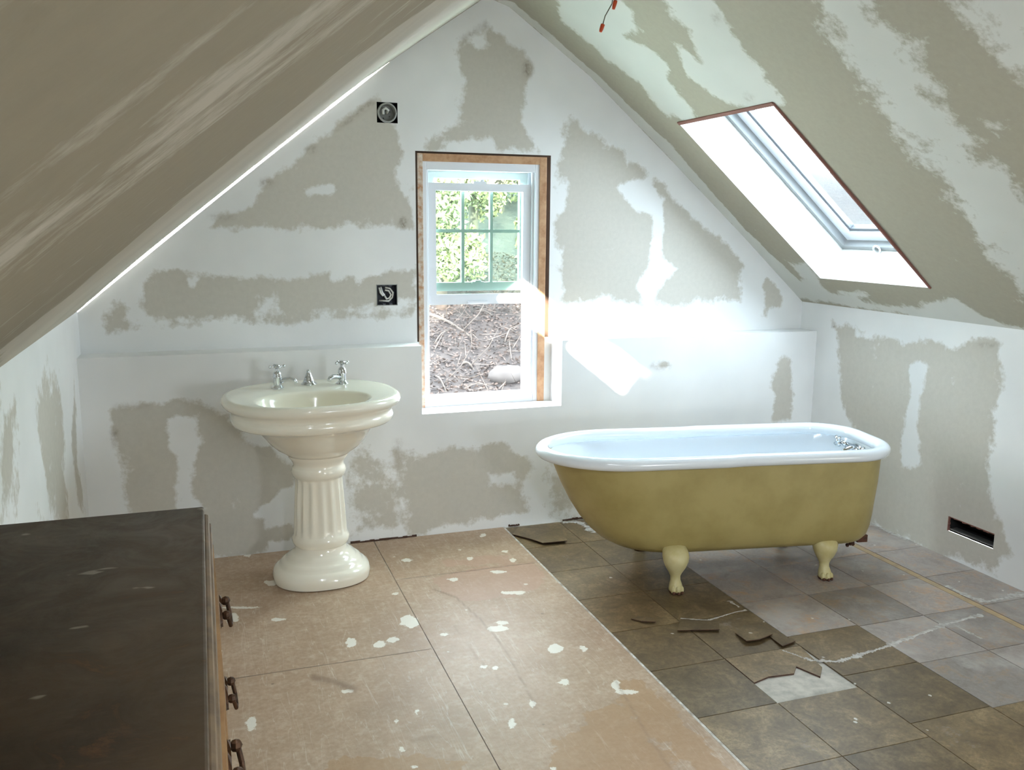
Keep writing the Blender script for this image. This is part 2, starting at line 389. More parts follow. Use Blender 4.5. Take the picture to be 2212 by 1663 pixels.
low_stain = polys_on(f_low, [(blob(246, 945, 8, 24), 0.7, 0.03), (blob(285, 878, 40, 6), 0.4, 0.03), (blob(1425, 790, 26, 8), 0.35, 0.03), (blob(860, 980, 10, 30), 0.4, 0.04)])
us = lines(XL, XR, 0.0125, (HX0, HX1)); vs = lines(-0.01, ZL, 0.0125, (HZ,))
A = grid_mesh(us, vs, lambda u, v: np.stack([u, np.full_like(u, YB), v], -1), [(HX0, HX1, HZ, 9)])
ul = lines(XL, XR, 0.03, (HX0, HX1)); B = grid_mesh(ul, np.linspace(YB, YU + 0.005, 4), lambda u, v: np.stack([u, v, np.full_like(u, ZL)], -1), [(HX0, HX1, -9, 9)])
YF = 4.235
rv = [(HX0, HZ), (HX0, ZL), (HX1, HZ), (HX1, ZL)]
def rect(a, b, c, d): return (np.array([a, b, c, d], float), np.array([[0, 1, 2, 3]]))
Rl = rect((HX0, YB, HZ), (HX0, YF, HZ), (HX0, YF, ZL), (HX0, YB, ZL))
Rr = rect((HX1, YB, HZ), (HX1, YB, ZL), (HX1, YF, ZL), (HX1, YF, HZ))
Rs = rect((HX0, YB, HZ), (HX1, YB, HZ), (HX1, YF, HZ), (HX0, YF, HZ))
mud = np.concatenate([paint(A[2], A[3], 1.0, low_polys), np.full(len(B[0]), 1.2), np.full(12, 1.2)])
stn = np.concatenate([paint(A[2], A[3], 0.0, low_stain), np.zeros(len(B[0]) + 12)])
hw = mesh_obj('half_wall', [(A[0], A[1]), (B[0], B[1]), Rl, Rr, Rs], M_DRY, parent=wall_back, attrs={'mud': mud, 'stain': stn})

# ---- right knee wall with the cut for the duct
DU = (2.79, 3.042, 0.127, 0.193)
def f_rw(x, y): q = P(0, XR, x, y); return (q[1], q[2])
rw_polys = polys_on(f_rw, [
    ([(1800, 702), (1850, 708), (1870, 722), (1895, 722), (1960, 738), (2005, 730), (2050, 748), (2120, 740), (2158, 740), (2165, 800), (2155, 900), (2140, 1000), (2148, 1100), (2195, 1200), (2150, 1240), (1990, 1185), (1860, 1120), (1875, 980), (1825, 900), (1815, 870), (1812, 750)], 0.08, 0.06),
    ([(1965, 790), (1980, 780), (2000, 790), (1995, 845), (1985, 860), (1985, 945), (1990, 1005), (1948, 1005), (1955, 900), (1968, 850)], 0.9, 0.035),
    ([(1845, 705), (1860, 720), (1880, 718), (1885, 728), (1850, 728)], 0.8, 0.03),
    ([(2095, 720), (2130, 730), (2170, 745), (2160, 752), (2100, 738)], 0.2, 0.03)], 2.2)
us = lines(YR, YU, 0.014, DU[:2]); us = us[(us > 1.4) | (np.arange(len(us)) % 6 == 0)]; vs = lines(-0.01, 1.083, 0.014, DU[2:])
co, q, U, V = grid_mesh(us, vs, lambda u, v: np.stack([np.full_like(u, XR), u, v], -1), [DU], flip=True)
wr = mesh_obj('wall_right', [(co, q)], M_DRY, attrs={'mud': paint(U, V, 1.0, rw_polys), 'stain': paint(U, V, 0, polys_on(f_rw, [(blob(1801, 703, 5, 4), 0.9, 0.01), (blob(2135, 745, 30, 5), 0.5, 0.02)]))})
tag(wr, 'low knee wall of mudded drywall behind the tub faucet end', 'wall', kind='structure')

# ---- left knee wall
def f_lw(x, y): q = P(0, XL, x, y); return (q[1], q[2])
lw_polys = polys_on(f_lw, [
    ([(75, 870), (100, 790), (128, 800), (150, 1150), (80, 1150)], 0.15, 0.10), ([(0, 870), (32, 868), (40, 1130), (0, 1130)], 0.2, 0.12),
    ([(160, 800), (168, 980), (185, 1110), (170, 1110), (155, 960)], 0.3, 0.06), ([(60, 905), (80, 920), (112, 1120), (90, 1120)], 1.0, 0.06)], 2.2)
us = lines(YR, YU, 0.016); us = us[(us > 1.8) | (np.arange(len(us)) % 6 == 0)]; vs = lines(-0.01, 1.12, 0.016)
co, q, U, V = grid_mesh(us, vs, lambda u, v: np.stack([np.full_like(u, XL), u, v], -1))
wl = mesh_obj('wall_left', [(co, q)], M_DRY, attrs={'mud': paint(U, V, 1.0, lw_polys), 'stain': np.zeros(len(co))})
tag(wl, 'low knee wall of streaked drywall behind the dresser', 'wall', kind='structure')

# ---- sloping ceiling (two slopes)
SKYX = (2.15, 3.012); SKYY = (3.095, 3.838)           # skylight in view
LSX = (0.42, 0.54); LSY = ((-0.95, 0.10), (0.16, 1.22))   # two unseen strip skylights, added in the left slope for the sun patch
def f_rs(x, y): q = on_slope(x, y, PROF_R); return (q[0], q[1])
def f_ls(x, y): q = on_slope(x, y, PROF_L); return (q[0], q[1])
rs_polys = polys_on(f_rs, [
    ([(1062, 0), (1098, 0), (1285, 158), (1445, 310), (1612, 498), (1740, 620), (1721, 640), (1603, 508), (1432, 327), (1276, 166), (1100, 15)], 1.0, 0.02),
    ([(1195, -20), (1310, -20), (1370, 30), (1376, 60), (1352, 80), (1420, 120), (1452, 150), (1442, 172), (1502, 242), (1490, 258), (1440, 250), (1380, 180), (1310, 130), (1260, 80), (1220, 50)], 1.0, 0.05),
    ([(1425, -20), (1535, -20), (1570, 60), (1622, 120), (1662, 180), (1692, 222), (1600, 232), (1560, 215), (1490, 170), (1452, 90), (1512, 132), (1480, 60)], 1.0, 0.06),
    ([(1740, -40), (1880, -40), (1912, 60), (1975, 105), (2010, 180), (2085, 255), (2110, 320), (2212, 400), (2300, 480), (2300, 720), (2212, 640), (2120, 520), (2035, 400), (1960, 310), (1905, 235), (1850, 165), (1790, 85)], 0.85, 0.12),
    ([(2060, -60), (2300, -60), (2300, 240), (2212, 170), (2160, 125), (2100, 62)], 0.8, 0.12),
    ([(1735, 600), (1700, 565), (1740, 570), (1790, 632), (1880, 655), (1960, 665), (2060, 640), (2130, 690), (2300, 720), (2300, 760), (1937, 676), (1721, 642)], 0.95, 0.04),
    ([(1808, 628), (1868, 625), (1890, 640), (1830, 642)], 0.9, 0.03),
    ([(2120, 255), (2170, 270), (2160, 300), (2130, 290)], 0.7, 0.05)], 2.2)
rs_stain = polys_on(f_rs, [(blob(1548, 40, 10, 12), 0.4, 0.03), (blob(1618, 212, 10, 8), 0.4, 0.03)])
xr = lines(1.316, XR, 0.016, SKYX + tuple(p[0] for p in PROF_R[1:-1])); yv = lines(YR, YU, 0.016, SKYY); yv = yv[(yv > 1.5) | (np.arange(len(yv)) % 6 == 0)]
A = grid_mesh(xr, yv, lambda u, v: np.stack([u, v, ceil_z(u)], -1), [SKYX + SKYY])
ls_polys = polys_on(f_ls, [
    ([(0, 790), (172, 668), (1035, 0), (960, 0), (760, 150), (440, 410), (150, 650), (0, 765)], 0.95, 0.05),
    ([(0, 560), (300, 330), (620, 110), (800, -20), (860, -20), (620, 170), (320, 400), (0, 640)], 0.75, 0.25),
    ([(0, 240), (250, 60), (340, -20), (480, -20), (250, 180), (0, 400)], 0.5, 0.3),
    ([(160, 460), (300, 345), (330, 350), (190, 480)], 0.0, 0.12), ([(560, 110), (680, 40), (700, 60), (590, 135)], 0.0, 0.08)])
xl = lines(XL, 1.316, 0.016, LSX + tuple(p[0] for p in PROF_L[1:-1])); yl = lines(YR, YU + 0.16, 0.016, [v for p in LSY for v in p]); yl = yl[(yl > 1.5) | (np.arange(len(yl)) % 4 == 0) | np.isin(yl, np.round([v for p in LSY for v in p], 6))]
B = grid_mesh(xl, yl, lambda u, v: np.stack([u, v, ceil_z(u) + lens(u)], -1), [LSX + p for p in LSY])
ce = mesh_obj('ceiling', [(A[0], A[1])], M_DRYR, attrs={'mud': paint(A[2], A[3], 0.05, rs_polys), 'stain': paint(A[2], A[3], 0, rs_stain)})
tag(ce, 'sloping drywall ceiling on the skylight side with white mud bands', 'ceiling', kind='structure')
ce2 = mesh_obj('ceiling', [(B[0], B[1])], M_DRYL, attrs={'mud': paint(B[2], B[3], 0.22, ls_polys), 'stain': np.zeros(len(B[0]))})
tag(ce2, 'plain sloping ceiling with a bright open joint along the gable', 'ceiling', kind='structure')

MB().box(1.25, 1.38, YR - 0.05, YU + 0.16, 2.545, 2.60).build('ridge_board', M_RAW, ce2)

# ---- rear wall behind the camera
RW = (1.98, 2.60, 0.70, 1.32)  # opening for the added fill-light window
us = lines(XL, XR, 0.1, tuple(PX[1:-1]) + RW[:2]); vs = lines(0, 2.70, 0.2, RW[2:])
co, q, U, V = grid_mesh(us, vs, lambda u, v: np.stack([u, np.full_like(u, YR), np.minimum(v, ceil_z(u) + 0.12)], -1), [RW])
wf = mesh_obj('wall_front', [(co, q)], M_DRY, attrs={'mud': np.full(len(co), 0.8), 'stain': np.zeros(len(co))})
tag(wf, 'rear gable wall of drywall opposite the bathtub', 'wall', kind='structure')

# ---- floor: subfloor, hardboard sheets, vinyl tiles
floor = MB().box(XL - 0.05, XR + 0.05, YR - 0.05, YU + 0.1, -0.06, -0.0045).build('floor', M_SUB)
tag(floor, 'attic floor of tan hardboard and worn slate vinyl tiles', 'floor', kind='structure')
def f_fl(x, y): q = P(2, 0, x, y); return (q[0], q[1])
splats = [(500, 1335, 20, 12), (883, 1343, 22, 13), (820, 1392, 15, 9), (848, 1381, 13, 6), (1200, 1400, 21, 10), (545, 1563, 13, 15), (582, 1259, 14, 6), (750, 1493, 15, 5),
          (1220, 1473, 12, 8), (1105, 1562, 10, 10), (1070, 1358, 24, 7), (1085, 1345, 14, 5), (1150, 1520, 9, 8), (868, 1619, 8, 6), (600, 1338, 18, 4), (855, 1282, 8, 4), (880, 1210, 12, 4),
          (535, 1198, 9, 6), (1043, 1156, 8, 4), (1090, 1191, 8, 3), (1016, 1206, 8, 4), (1108, 1210, 7, 5), (1110, 1280, 28, 4), (1075, 1235, 18, 4), (960, 1370, 11, 4), (758, 1388, 14, 10), (520, 1312, 40, 3), (1045, 1440, 10, 4),
          (1070, 1443, 8, 4), (1195, 1660, 9, 5), (895, 1657, 8, 4), (1260, 1400, 9, 7), (900, 1537, 6, 5), (856, 1558, 6, 5), (1330, 1480, 10, 12), (1355, 1495, 26, 5), (980, 1252, 14, 4)]
sp_polys = polys_on(f_fl, [(blob(x, y, rx, ry, 12, 0.3), 1.0, 0.02) for x, y, rx, ry in splats])
amb = polys_on(f_fl, [([(1185, 1660), (1200, 1600), (1260, 1575), (1275, 1540), (1330, 1520), (1400, 1600), (1470, 1670), (1440, 1720), (1190, 1720)], 1.0, 0.06),
    ([(1330, 1515), (1340, 1470), (1390, 1462), (1600, 1680), (1560, 1700), (1420, 1600)], 0.85, 0.06), ([(690, 1663), (720, 1640), (900, 1632), (1000, 1650), (1010, 1700), (690, 1700)], 1.0, 0.08)], 2.0)
pnk = polys_on(f_fl, [([(935, 1250), (1010, 1230), (1150, 1215), (1175, 1240), (1165, 1270), (1100, 1290), (1010, 1300), (960, 1280)], 1.0, 0.06), ([(950, 1210), (1100, 1195), (1110, 1215), (960, 1225)], 0.9, 0.06)], 2.0)
def stroke(pts, wpx):
    L, R = [], []
    for i, (x, y) in enumerate(pts):
        a, b = pts[max(i - 1, 0)], pts[min(i + 1, len(pts) - 1)]; dx, dy = b[0] - a[0], b[1] - a[1]; l = math.hypot(dx, dy)
        L.append((x - dy / l * wpx, y + dx / l * wpx)); R.append((x + dy / l * wpx, y - dx / l * wpx))
    return L + R[::-1]
lin = polys_on(f_fl, [(stroke([(935, 1272), (985, 1290), (1040, 1340), (1090, 1400), (1130, 1475), (1160, 1530)], 1.6), 0.9, 0.006), (stroke([(672, 1462), (720, 1472), (770, 1490)], 6), 0.9, 0.02),
    (stroke([(980, 1350), (1030, 1420), (1080, 1470)], 1.2), 0.5, 0.006), (stroke([(560, 1480), (575, 1600)], 1.0), 0.5, 0.006), (stroke([(890, 1600), (940, 1590)], 4), 0.5, 0.02), (stroke([(1330, 1470), (1400, 1590), (1450, 1663)], 2), 0.5, 0.01)])
SEAMX = 0.716; TX = 1.372
for (x0, x1, y0, y1) in ((XL, SEAMX, 2.895, YB), (XL, SEAMX, 1.5, 2.895), (SEAMX, TX, 3.555, YB), (SEAMX, TX, 1.5, 3.555), (XL, TX, YR, 1.5)):
    g = 0.0012; st_ = 0.008 if y0 > 1.4 else 0.2
    us = lines(x0 + g, x1 - g, st_); vs = lines(y0 + g, y1 - g, st_)
    co, q, U, V = grid_mesh(us, vs, lambda u, v: np.stack([u, v, np.zeros_like(u)], -1))
    mesh_obj('hardboard_sheet', [(co, q)], M_FLOOR, parent=floor, attrs={'splat': paint(U, V, 0, sp_polys), 'amber': paint(U, V, 0, amb), 'pink': paint(U, V, 0, pnk), 'line': paint(U, V, 0, lin)})
# tiles
PITCH = 0.3075
colx = [TX + 0.004, 1.667, 1.981, 2.297, 2.606, 2.905, XR]
coff = [1.885, 1.885, 1.96, 1.95, 1.95, 1.95]
def tile_poly(name, poly, z0, z1, mat, parent=None, tilt=None, edge=None):
    n = len(poly); b = MB()
    zt = [z1 + (tilt[0] * (x - poly[0][0]) + tilt[1] * (y - poly[0][1]) if tilt else 0) for x, y in poly]
    dz = z1 - z0
    b.add([(x, y, z - dz) for (x, y), z in zip(poly, zt)] + [(x, y, z) for (x, y), z in zip(poly, zt)],
          [tuple(range(n, 2 * n))] + [tuple(range(n - 1, -1, -1))] + [(i, (i + 1) % n, n + (i + 1) % n, n + i) for i in range(n)])
    o = b.build(name, mat, parent)
    if edge:
        o.data.materials.append(edge)
        for k, p in enumerate(o.data.polygons):
            if k > 1: p.material_index = 1
    return o
broken = {}
meshes = {}
for ci in range(6):
    x0, x1 = colx[ci] + 0.0015, colx[ci + 1] - 0.0015
    if ci == 4: x1 = 2.868                  # the strip of bare pine runs here
    for k in range(-4, 8):
        y0 = coff[ci] + (k - 1) * PITCH + 0.0015; y1 = y0 + PITCH - 0.003
        if y0 > YB - 0.02 or y1 < 1.0: continue
        y1 = min(y1, YB - 0.002)
        cxm, cym = (x0 + x1) / 2, (y0 + y1) / 2
        worn = (ci in (2, 3, 4) and 2.26 < cym < 2.95) or ci == 5 or (ci in (3, 4) and cym > 2.1) or (ci == 2 and 2.2 < cym)
        mat = M_TILEG if worn else M_TILE
        if ci == 1 and k == 2:              # broken: only its far part is left
            fx = lambda *p: [tuple(f_fl(*q)) for q in p]
            py = fx((1629, 1475), (1660, 1462), (1715, 1455), (1720, 1440), (1772, 1462), (1776, 1442), (1760, 1425))
            tile_poly('tile', [(x0, y1), (x0, py[0][1])] + py[1:6] + [(x1, y1)], -0.004, 0.0015, mat, floor, edge=M_EDGE); continue
        if ci == 2 and k == 2: mat = M_TILE
        key = (round(x1 - x0, 3), round(y1 - y0, 3))
        if key not in meshes:
            b = MB(); hx, hy = key[0] / 2, key[1] / 2; b.box(-hx, hx, -hy, hy, -0.004, 0.0); meshes[key] = b.build('tile', M_TILE, floor)
            o = meshes[key]
        else:
            o = bpy.data.objects.new('tile', meshes[key].data); COL.objects.link(o); o.parent = floor
        o.location = (cxm, cym, random.uniform(0, 0.0008))
        o.material_slots[0].link = 'OBJECT'; o.material_slots[0].material = mat
MB().box(2.872, 2.903, 1.0, YB, -0.004, -0.0005).build('pine_strip', M_STRIP, floor)
MB().box(TX - 0.005, TX + 0.004, 1.0, YB, -0.004, 0.0006).build('seam_strip', simple('white_glue', (206, 202, 196), 0.7, rgb2=(150, 140, 128), nscale=30), floor)

# ================================================================== WINDOWS
M_VINYL = simple('white_vinyl', (222, 226, 232), 0.35)
M_WOODJ = simple('jamb_wood', (206, 196, 182), 0.6, rgb2=(172, 126, 88), nscale=34)
M_WOODH = simple('head_wood', (188, 150, 114), 0.6, rgb2=(160, 116, 80), nscale=22)
M_DARKW = simple('dark_gap_wood', (58, 40, 26), 0.9)
M_GREEN = simple('painted_sash', (206, 216, 214), 0.4)
def glassmat(name, tint=(0.93, 0.97, 0.95), refl=0.06):
    m = bpy.data.materials.new(name); m.use_nodes = True; nt = m.node_tree; nt.nodes.clear()
    out = N(nt, 'ShaderNodeOutputMaterial'); t = N(nt, 'ShaderNodeBsdfTransparent'); t.inputs[0].default_value = tint + (1,)
    g = N(nt, 'ShaderNodeBsdfGlossy', Roughness=0.02); mx = N(nt, 'ShaderNodeMixShader'); mx.inputs[0].default_value = refl
    nt.links.new(t.outputs[0], mx.inputs[1]); nt.links.new(g.outputs[0], mx.inputs[2]); nt.links.new(mx.outputs[0], out.inputs[0])
    return m
M_GLASS = glassmat('window_glass', (0.80, 0.88, 0.84))
M_SKYG = glassmat('skylight_glass', (0.50, 0.535, 0.55), 0.04)
M_STRIPG = glassmat('strip_glass', (0.9, 0.92, 0.92), 0.04)
def screenmat():
    m = bpy.data.materials.new('insect_screen'); m.use_nodes = True; nt = m.node_tree; nt.nodes.clear()
    out = N(nt, 'ShaderNodeOutputMaterial'); t = N(nt, 'ShaderNodeBsdfTransparent'); d = N(nt, 'ShaderNodeBsdfDiffuse'); d.inputs[0].default_value = (0.012, 0.012, 0.012, 1)
    mx = N(nt, 'ShaderNodeMixShader'); mx.inputs[0].default_value = 0.30
    nt.links.new(t.outputs[0], mx.inputs[1]); nt.links.new(d.outputs[0], mx.inputs[2]); nt.links.new(mx.outputs[0], out.inputs[0])
    return m
M_SCREEN = screenmat()

win = empty('window_1', (1.3, YU, HZ)); tag(win, 'double-hung gable window with raised lower sash and screen', 'window', kind='structure')
def wbox(name, x0, x1, y0, y1, z0, z1, mat, par=None, bev=0.0015):
    o = MB().box(x0, x1, y0, y1, z0, z1).build(name, mat, bevel=bev)
    o.parent = par or win; o.matrix_parent_inverse = Matrix.Translation((-1.3, -YU, -HZ)) if not par else Matrix()
    return o
# wood jambs seen around the vinyl unit
for nm, a in (('wood_jamb', (0.984, 1.010, 4.203, 4.30, HZ, 1.822)), ('wood_jamb', (1.600, 1.636, 4.203, 4.30, HZ, 1.822)), ('wood_head', (1.010, 1.600, 4.203, 4.30, 1.786, 1.822))):
    wbox(nm, *a, M_WOODJ if a[0] < 1.0 else M_WOODH)
wbox('stud', 1.637, 1.70, 4.212, 4.30, ZL, 1.90, M_DARKW); wbox('stud', 0.93, 0.983, 4.204, 4.30, ZL, 1.90, M_DARKW); wbox('header', 0.93, 1.70, 4.206, 4.30, 1.823, 1.93, M_DARKW)
M_RET = simple('mudded_return', (232, 232, 229), 0.7)
wbox('jamb_return', 1.637, 1.70, 4.212, 4.30, HZ - 0.01, ZL - 0.0005, M_RET, bev=0); wbox('jamb_return', 0.93, 0.983, 4.204, 4.30, HZ - 0.01, ZL - 0.0005, M_RET, bev=0)
# vinyl frame: outer members and stepped tracks
for a in ((1.008, 1.030, 4.210, 4.33, HZ, 1.788), (1.578, 1.602, 4.210, 4.33, HZ, 1.788), (1.030, 1.578, 4.210, 4.33, 1.748, 1.788), (1.030, 1.578, 4.212, 4.33, HZ, 0.645)):
    wbox('vinyl_frame', *a, M_VINYL)
for a in ((1.030, 1.040, 4.222, 4.236, 0.645, 1.748), (1.566, 1.578, 4.222, 4.236, 0.645, 1.748), (1.030, 1.042, 4.262, 4.272, 0.645, 1.748), (1.560, 1.578, 4.262, 4.272, 0.645, 1.748), (1.552, 1.578, 4.300, 4.325, 0.645, 1.748)):
    wbox('track', *a, M_VINYL)
def sash(name, x0, x1, z0, z1, y0, y1, stile, top, bot, mat):
    o = MB().box(x0, x0 + stile, y0, y1, z0, z1).box(x1 - stile, x1, y0, y1, z0, z1).box(x0 + stile, x1 - stile, y0, y1, z1 - top, z1).box(x0 + stile, x1 - stile, y0, y1, z0, z0 + bot).build(name, mat)
    o.parent = win; o.matrix_parent_inverse = Matrix.Translation((-1.3, -YU, -HZ)); return o
s1 = sash('raised_sash', 1.034, 1.572, 1.106, 1.690, 4.237, 4.261, 0.047, 0.036, 0.050, M_VINYL)
MB().box(1.081, 1.525, 4.248, 4.250, 1.156, 1.654).build('pane', M_GLASS, s1)
MB().box(1.24, 1.34, 4.228, 4.237, 1.112, 1.122).build('lift_rail', M_VINYL, s1)
lk = MB(); lk.box(1.27, 1.335, 4.240, 4.258, 1.690, 1.700).lathe([(0.012, 0), (0.012, 0.008), (0.006, 0.012)], 12, (1.315, 4.249, 1.700)); lk.build('sash_lock', M_VINYL, s1)
s2 = sash('upper_sash', 1.040, 1.560, 1.170, 1.748, 4.273, 4.297, 0.040, 0.034, 0.042, M_GREEN)
gx = [1.080, 1.080 + 0.44 / 3, 1.080 + 0.88 / 3, 1.520]; gz = [1.212, 1.463, 1.714]
for i in range(3):
    for j in range(2):
        MB().box(gx[i] + (0.007 if i else 0), gx[i + 1] - (0.007 if i < 2 else 0), 4.284, 4.286, gz[j] + (0.007 if j else 0), gz[j + 1] - (0 if j else 0.007)).build('pane', M_GLASS, s2)
for i in (1, 2): MB().box(gx[i] - 0.008, gx[i] + 0.008, 4.277, 4.293, gz[0], gz[2]).build('muntin', M_GREEN, s2)
MB().box(gx[0], gx[3], 4.278, 4.292, gz[1] - 0.008, gz[1] + 0.008).build('muntin', M_GREEN, s2)
MB().box(1.27, 1.33, 4.262, 4.273, 1.205, 1.215).box(1.285, 1.315, 4.258, 4.273, 1.215, 1.222).build('sash_keeper', M_GREEN, s2)
scr = wbox('insect_screen', 1.035, 1.575, 4.312, 4.313, 0.64, 1.19, M_SCREEN, bev=0)
# skylight in the right slope
def sk(u, y, n):          # along slope fraction u, room depth y, n metres out through the roof
    x0, x1 = SKYX; z0, z1 = float(ceil_z(x0)), float(ceil_z(x1))
    L = math.hypot(x1 - x0, z1 - z0); nx, nz = -(z1 - z0) / L, (x1 - x0) / L
    return (x0 + (x1 - x0) * u + nx * n, y, z0 + (z1 - z0) * u + nz * n)
SL = math.hypot(SKYX[1] - SKYX[0], float(ceil_z(SKYX[0]) - ceil_z(SKYX[1])))
M_SHAFT = simple('shaft_white', (232, 233, 230), 0.6)
M_RED = simple('cut_paper_edge', (126, 84, 74), 0.8)
w2 = empty('window_2'); tag(w2, 'skylight set deep in the sloping ceiling above the bathtub', 'window', kind='structure')
y0, y1 = SKYY; D = 0.20
sh = MB()
sh.quad(sk(0, y1, 0), sk(1, y1, 0), sk(1, y1, D), sk(0, y1, D)); sh.quad(sk(0, y0, 0), sk(0, y0, D), sk(1, y0, D), sk(1, y0, 0))
sh.quad(sk(1, y0, 0), sk(1, y0, D), sk(1, y1, D), sk(1, y1, 0)); sh.quad(sk(0, y0, 0), sk(0, y1, 0), sk(0, y1, D), sk(0, y0, D))
sh.build('shaft', M_SHAFT, w2)
def skbox(name, u0, u1, ya, yb, n0, n1, mat, par=w2):
    c = [sk(u, y, n) for n in (n0, n1) for (u, y) in ((u0, ya), (u1, ya), (u1, yb), (u0, yb))]
    return MB().add(c, [(0, 3, 2, 1), (4, 5, 6, 7), (0, 1, 5, 4), (1, 2, 6, 5), (2, 3, 7, 6), (3, 0, 4, 7)]).build(name, mat, par, bevel=0.002)
def skframe(name, ins, wd, n0, n1, mat, par=w2):
    e = ins / SL; f = (ins + wd) / SL
    for a in ((e, f, y0 + ins, y1 - ins), (1 - f, 1 - e, y0 + ins, y1 - ins), (f, 1 - f, y0 + ins, y0 + ins + wd), (f, 1 - f, y1 - ins - wd, y1 - ins)): skbox(name, *a, n0, n1, mat, par)
M_SKF = simple('skylight_frame_grey', (140, 143, 144), 0.5)
skframe('curb_frame', -0.02, 0.045, D - 0.005, D + 0.07, M_SKF)
skframe('sash_frame', 0.03, 0.055, D + 0.03, D + 0.08, M_VINYL)
skframe('glazing_bead', 0.085, 0.016, D + 0.045, D + 0.075, simple('grey_gasket', (96, 100, 104), 0.5))
skbox('pane', 0.1 / SL, 1 - 0.1 / SL, y0 + 0.1, y1 - 0.1, D + 0.055, D + 0.061, M_SKYG)
# raw cut edges of the ceiling board
skbox('cut_edge', -0.004, 0.012, y0, y1, -0.006, 0.008, M_RED); skbox('cut_edge', 0, 1, y0 - 0.006, y0 + 0.004, -0.007, 0.006, M_RED)
ringp = []
for k in range(17):
    a = 2 * PI * k / 16; c0 = sk(1 - 0.016 / SL, 3.57, D - 0.014)
    ringp.append((c0[0] - 0.010 * math.sin(a) * 0.7, c0[1] + 0.022 * math.cos(a), c0[2] + 0.018 * math.sin(a)))
MB().tube(ringp, 0.005, 8).build('pull_ring', M_VINYL, w2, smooth=True)
portal('portal_skylight', [sk(0, y0, D + 0.1), sk(1, y0, D + 0.1), sk(1, y1, D + 0.1), sk(0, y1, D + 0.1)][::-1])
portal('portal_window', [(1.03, 4.34, 0.64), (1.03, 4.34, 1.75), (1.56, 4.34, 1.75), (1.56, 4.34, 0.64)][::-1])
# unseen strip skylights added to the left slope to throw the sun patch
for k, (ya, yb) in enumerate(LSY):
    wn = empty('window_%d' % (k + 3)); tag(wn, 'added unseen strip skylight in the plain sloping ceiling, ' + ('nearer the rear wall' if k == 0 else 'nearer the gable window'), 'window', kind='structure')
    zz = [float(ceil_z(x)) for x in LSX]; L = math.hypot(LSX[1] - LSX[0], zz[1] - zz[0]); nx, nz = -(zz[1] - zz[0]) / L, (LSX[1] - LSX[0]) / L
    c = lambda u, y, n: (LSX[u] + nx * n, y, zz[u] + nz * n)
    MB().quad(c(0, ya, 0), c(0, yb, 0), c(0, yb, 0.04), c(0, ya, 0.04)).quad(c(1, ya, 0), c(1, ya, 0.04), c(1, yb, 0.04), c(1, yb, 0)).quad(c(0, ya, 0), c(0, ya, 0.04), c(1, ya, 0.04), c(1, ya, 0)).quad(c(0, yb, 0), c(1, yb, 0), c(1, yb, 0.04), c(0, yb, 0.04)).build('frame', M_VINYL, wn)
    MB().quad(c(0, ya, 0.03), c(0, yb, 0.03), c(1, yb, 0.03), c(1, ya, 0.03)).build('pane', M_STRIPG, wn)
    portal('portal_strip', [c(0, ya, 0.06), c(1, ya, 0.06), c(1, yb, 0.06), c(0, yb, 0.06)][::-1])
w5 = empty('window_5'); tag(w5, 'added unseen fill-light window in the rear gable wall', 'window', kind='structure')  # unseen window, added only to fill the gable with light
a, b, c, d = RW
MB().box(a, a + 0.05, YR - 0.05, YR + 0.01, c, d).box(b - 0.05, b, YR - 0.05, YR + 0.01, c, d).box(a + 0.05, b - 0.05, YR - 0.05, YR + 0.01, c, c + 0.05).box(a + 0.05, b - 0.05, YR - 0.05, YR + 0.01, d - 0.05, d).build('frame', M_VINYL, w5)
MB().box(a + 0.05, b - 0.05, YR - 0.03, YR - 0.026, c + 0.05, d - 0.05).build('pane', M_STRIPG, w5)
portal('portal_rear', [(a, YR - 0.06, c), (a, YR - 0.06, d), (b, YR - 0.06, d), (b, YR - 0.06, c)])

# ================================================================== BATHTUB
M_ENAMEL = simple('bath_enamel', (226, 232, 238), 0.16, coat=0.3)
def creammat():
    m, nt, b = newmat('cream_paint_shaded'); b.inputs['Roughness'].default_value = 0.4
    tc = N(nt, 'ShaderNodeTexCoord').outputs['Object']
    n1 = noise(nt, 5, 5, 0.6, tc); n2 = noise(nt, 40, 4, 0.7, tc)
    c = ramp(nt, n1, [(0.3, s2l((146, 130, 78))), (0.6, s2l((164, 149, 96)))]).outputs[0]
    c = mix(nt, ramp(nt, n2, [(0.62, (0, 0, 0)), (0.8, (0.35, 0.35, 0.35))]).outputs[0], c, s2l((150, 132, 84)))
    nt.links.new(c, b.inputs['Base Color']); return m
M_CREAM = creammat()  # tub cream darkened to carry the shade on its front
M_FEET = simple('cream_paint_lit', (196, 186, 140), 0.4, rgb2=(180, 166, 112), nscale=12)  # same cream made paler because the feet catch the light
M_RUST = simple('rusty_metal', (96, 58, 38), 0.8, rgb2=(60, 36, 26), nscale=60)
M_CHROME = simple('chrome', (214, 218, 222), 0.12, metal=1.0)
TUBC, TUBR = (2.055, 3.277), -0.17
tub = empty('bathtub', (TUBC[0], TUBC[1], 0), TUBR)
tag(tub, 'cream clawfoot bathtub with white enamel inside standing on the tiles', 'bathtub')
def outline(xl, xr, hw_, rl, rr):
    p = []
    def arc(cx, cy, rx, ry, a0, a1, n):
        for a in np.linspace(a0, a1, n): p.append((cx + rx * math.cos(a), cy + ry * math.sin(a)))
    arc(xr - rr, -hw_ + rr, rr, rr, -PI / 2, 0, 12); arc(xr - rr, hw_ - rr, rr, rr, 0, PI / 2, 12)
    for t in np.linspace(0, 1, 14)[1:-1]: p.append((xr - rr + t * (xl + rl - xr + rr), hw_))
    arc(xl + rl, 0, rl, hw_, PI / 2, 1.5 * PI, 32)
    for t in np.linspace(0, 1, 14)[1:-1]: p.append((xl + rl + t * (xr - rr - xl - rl), -hw_))
    return p
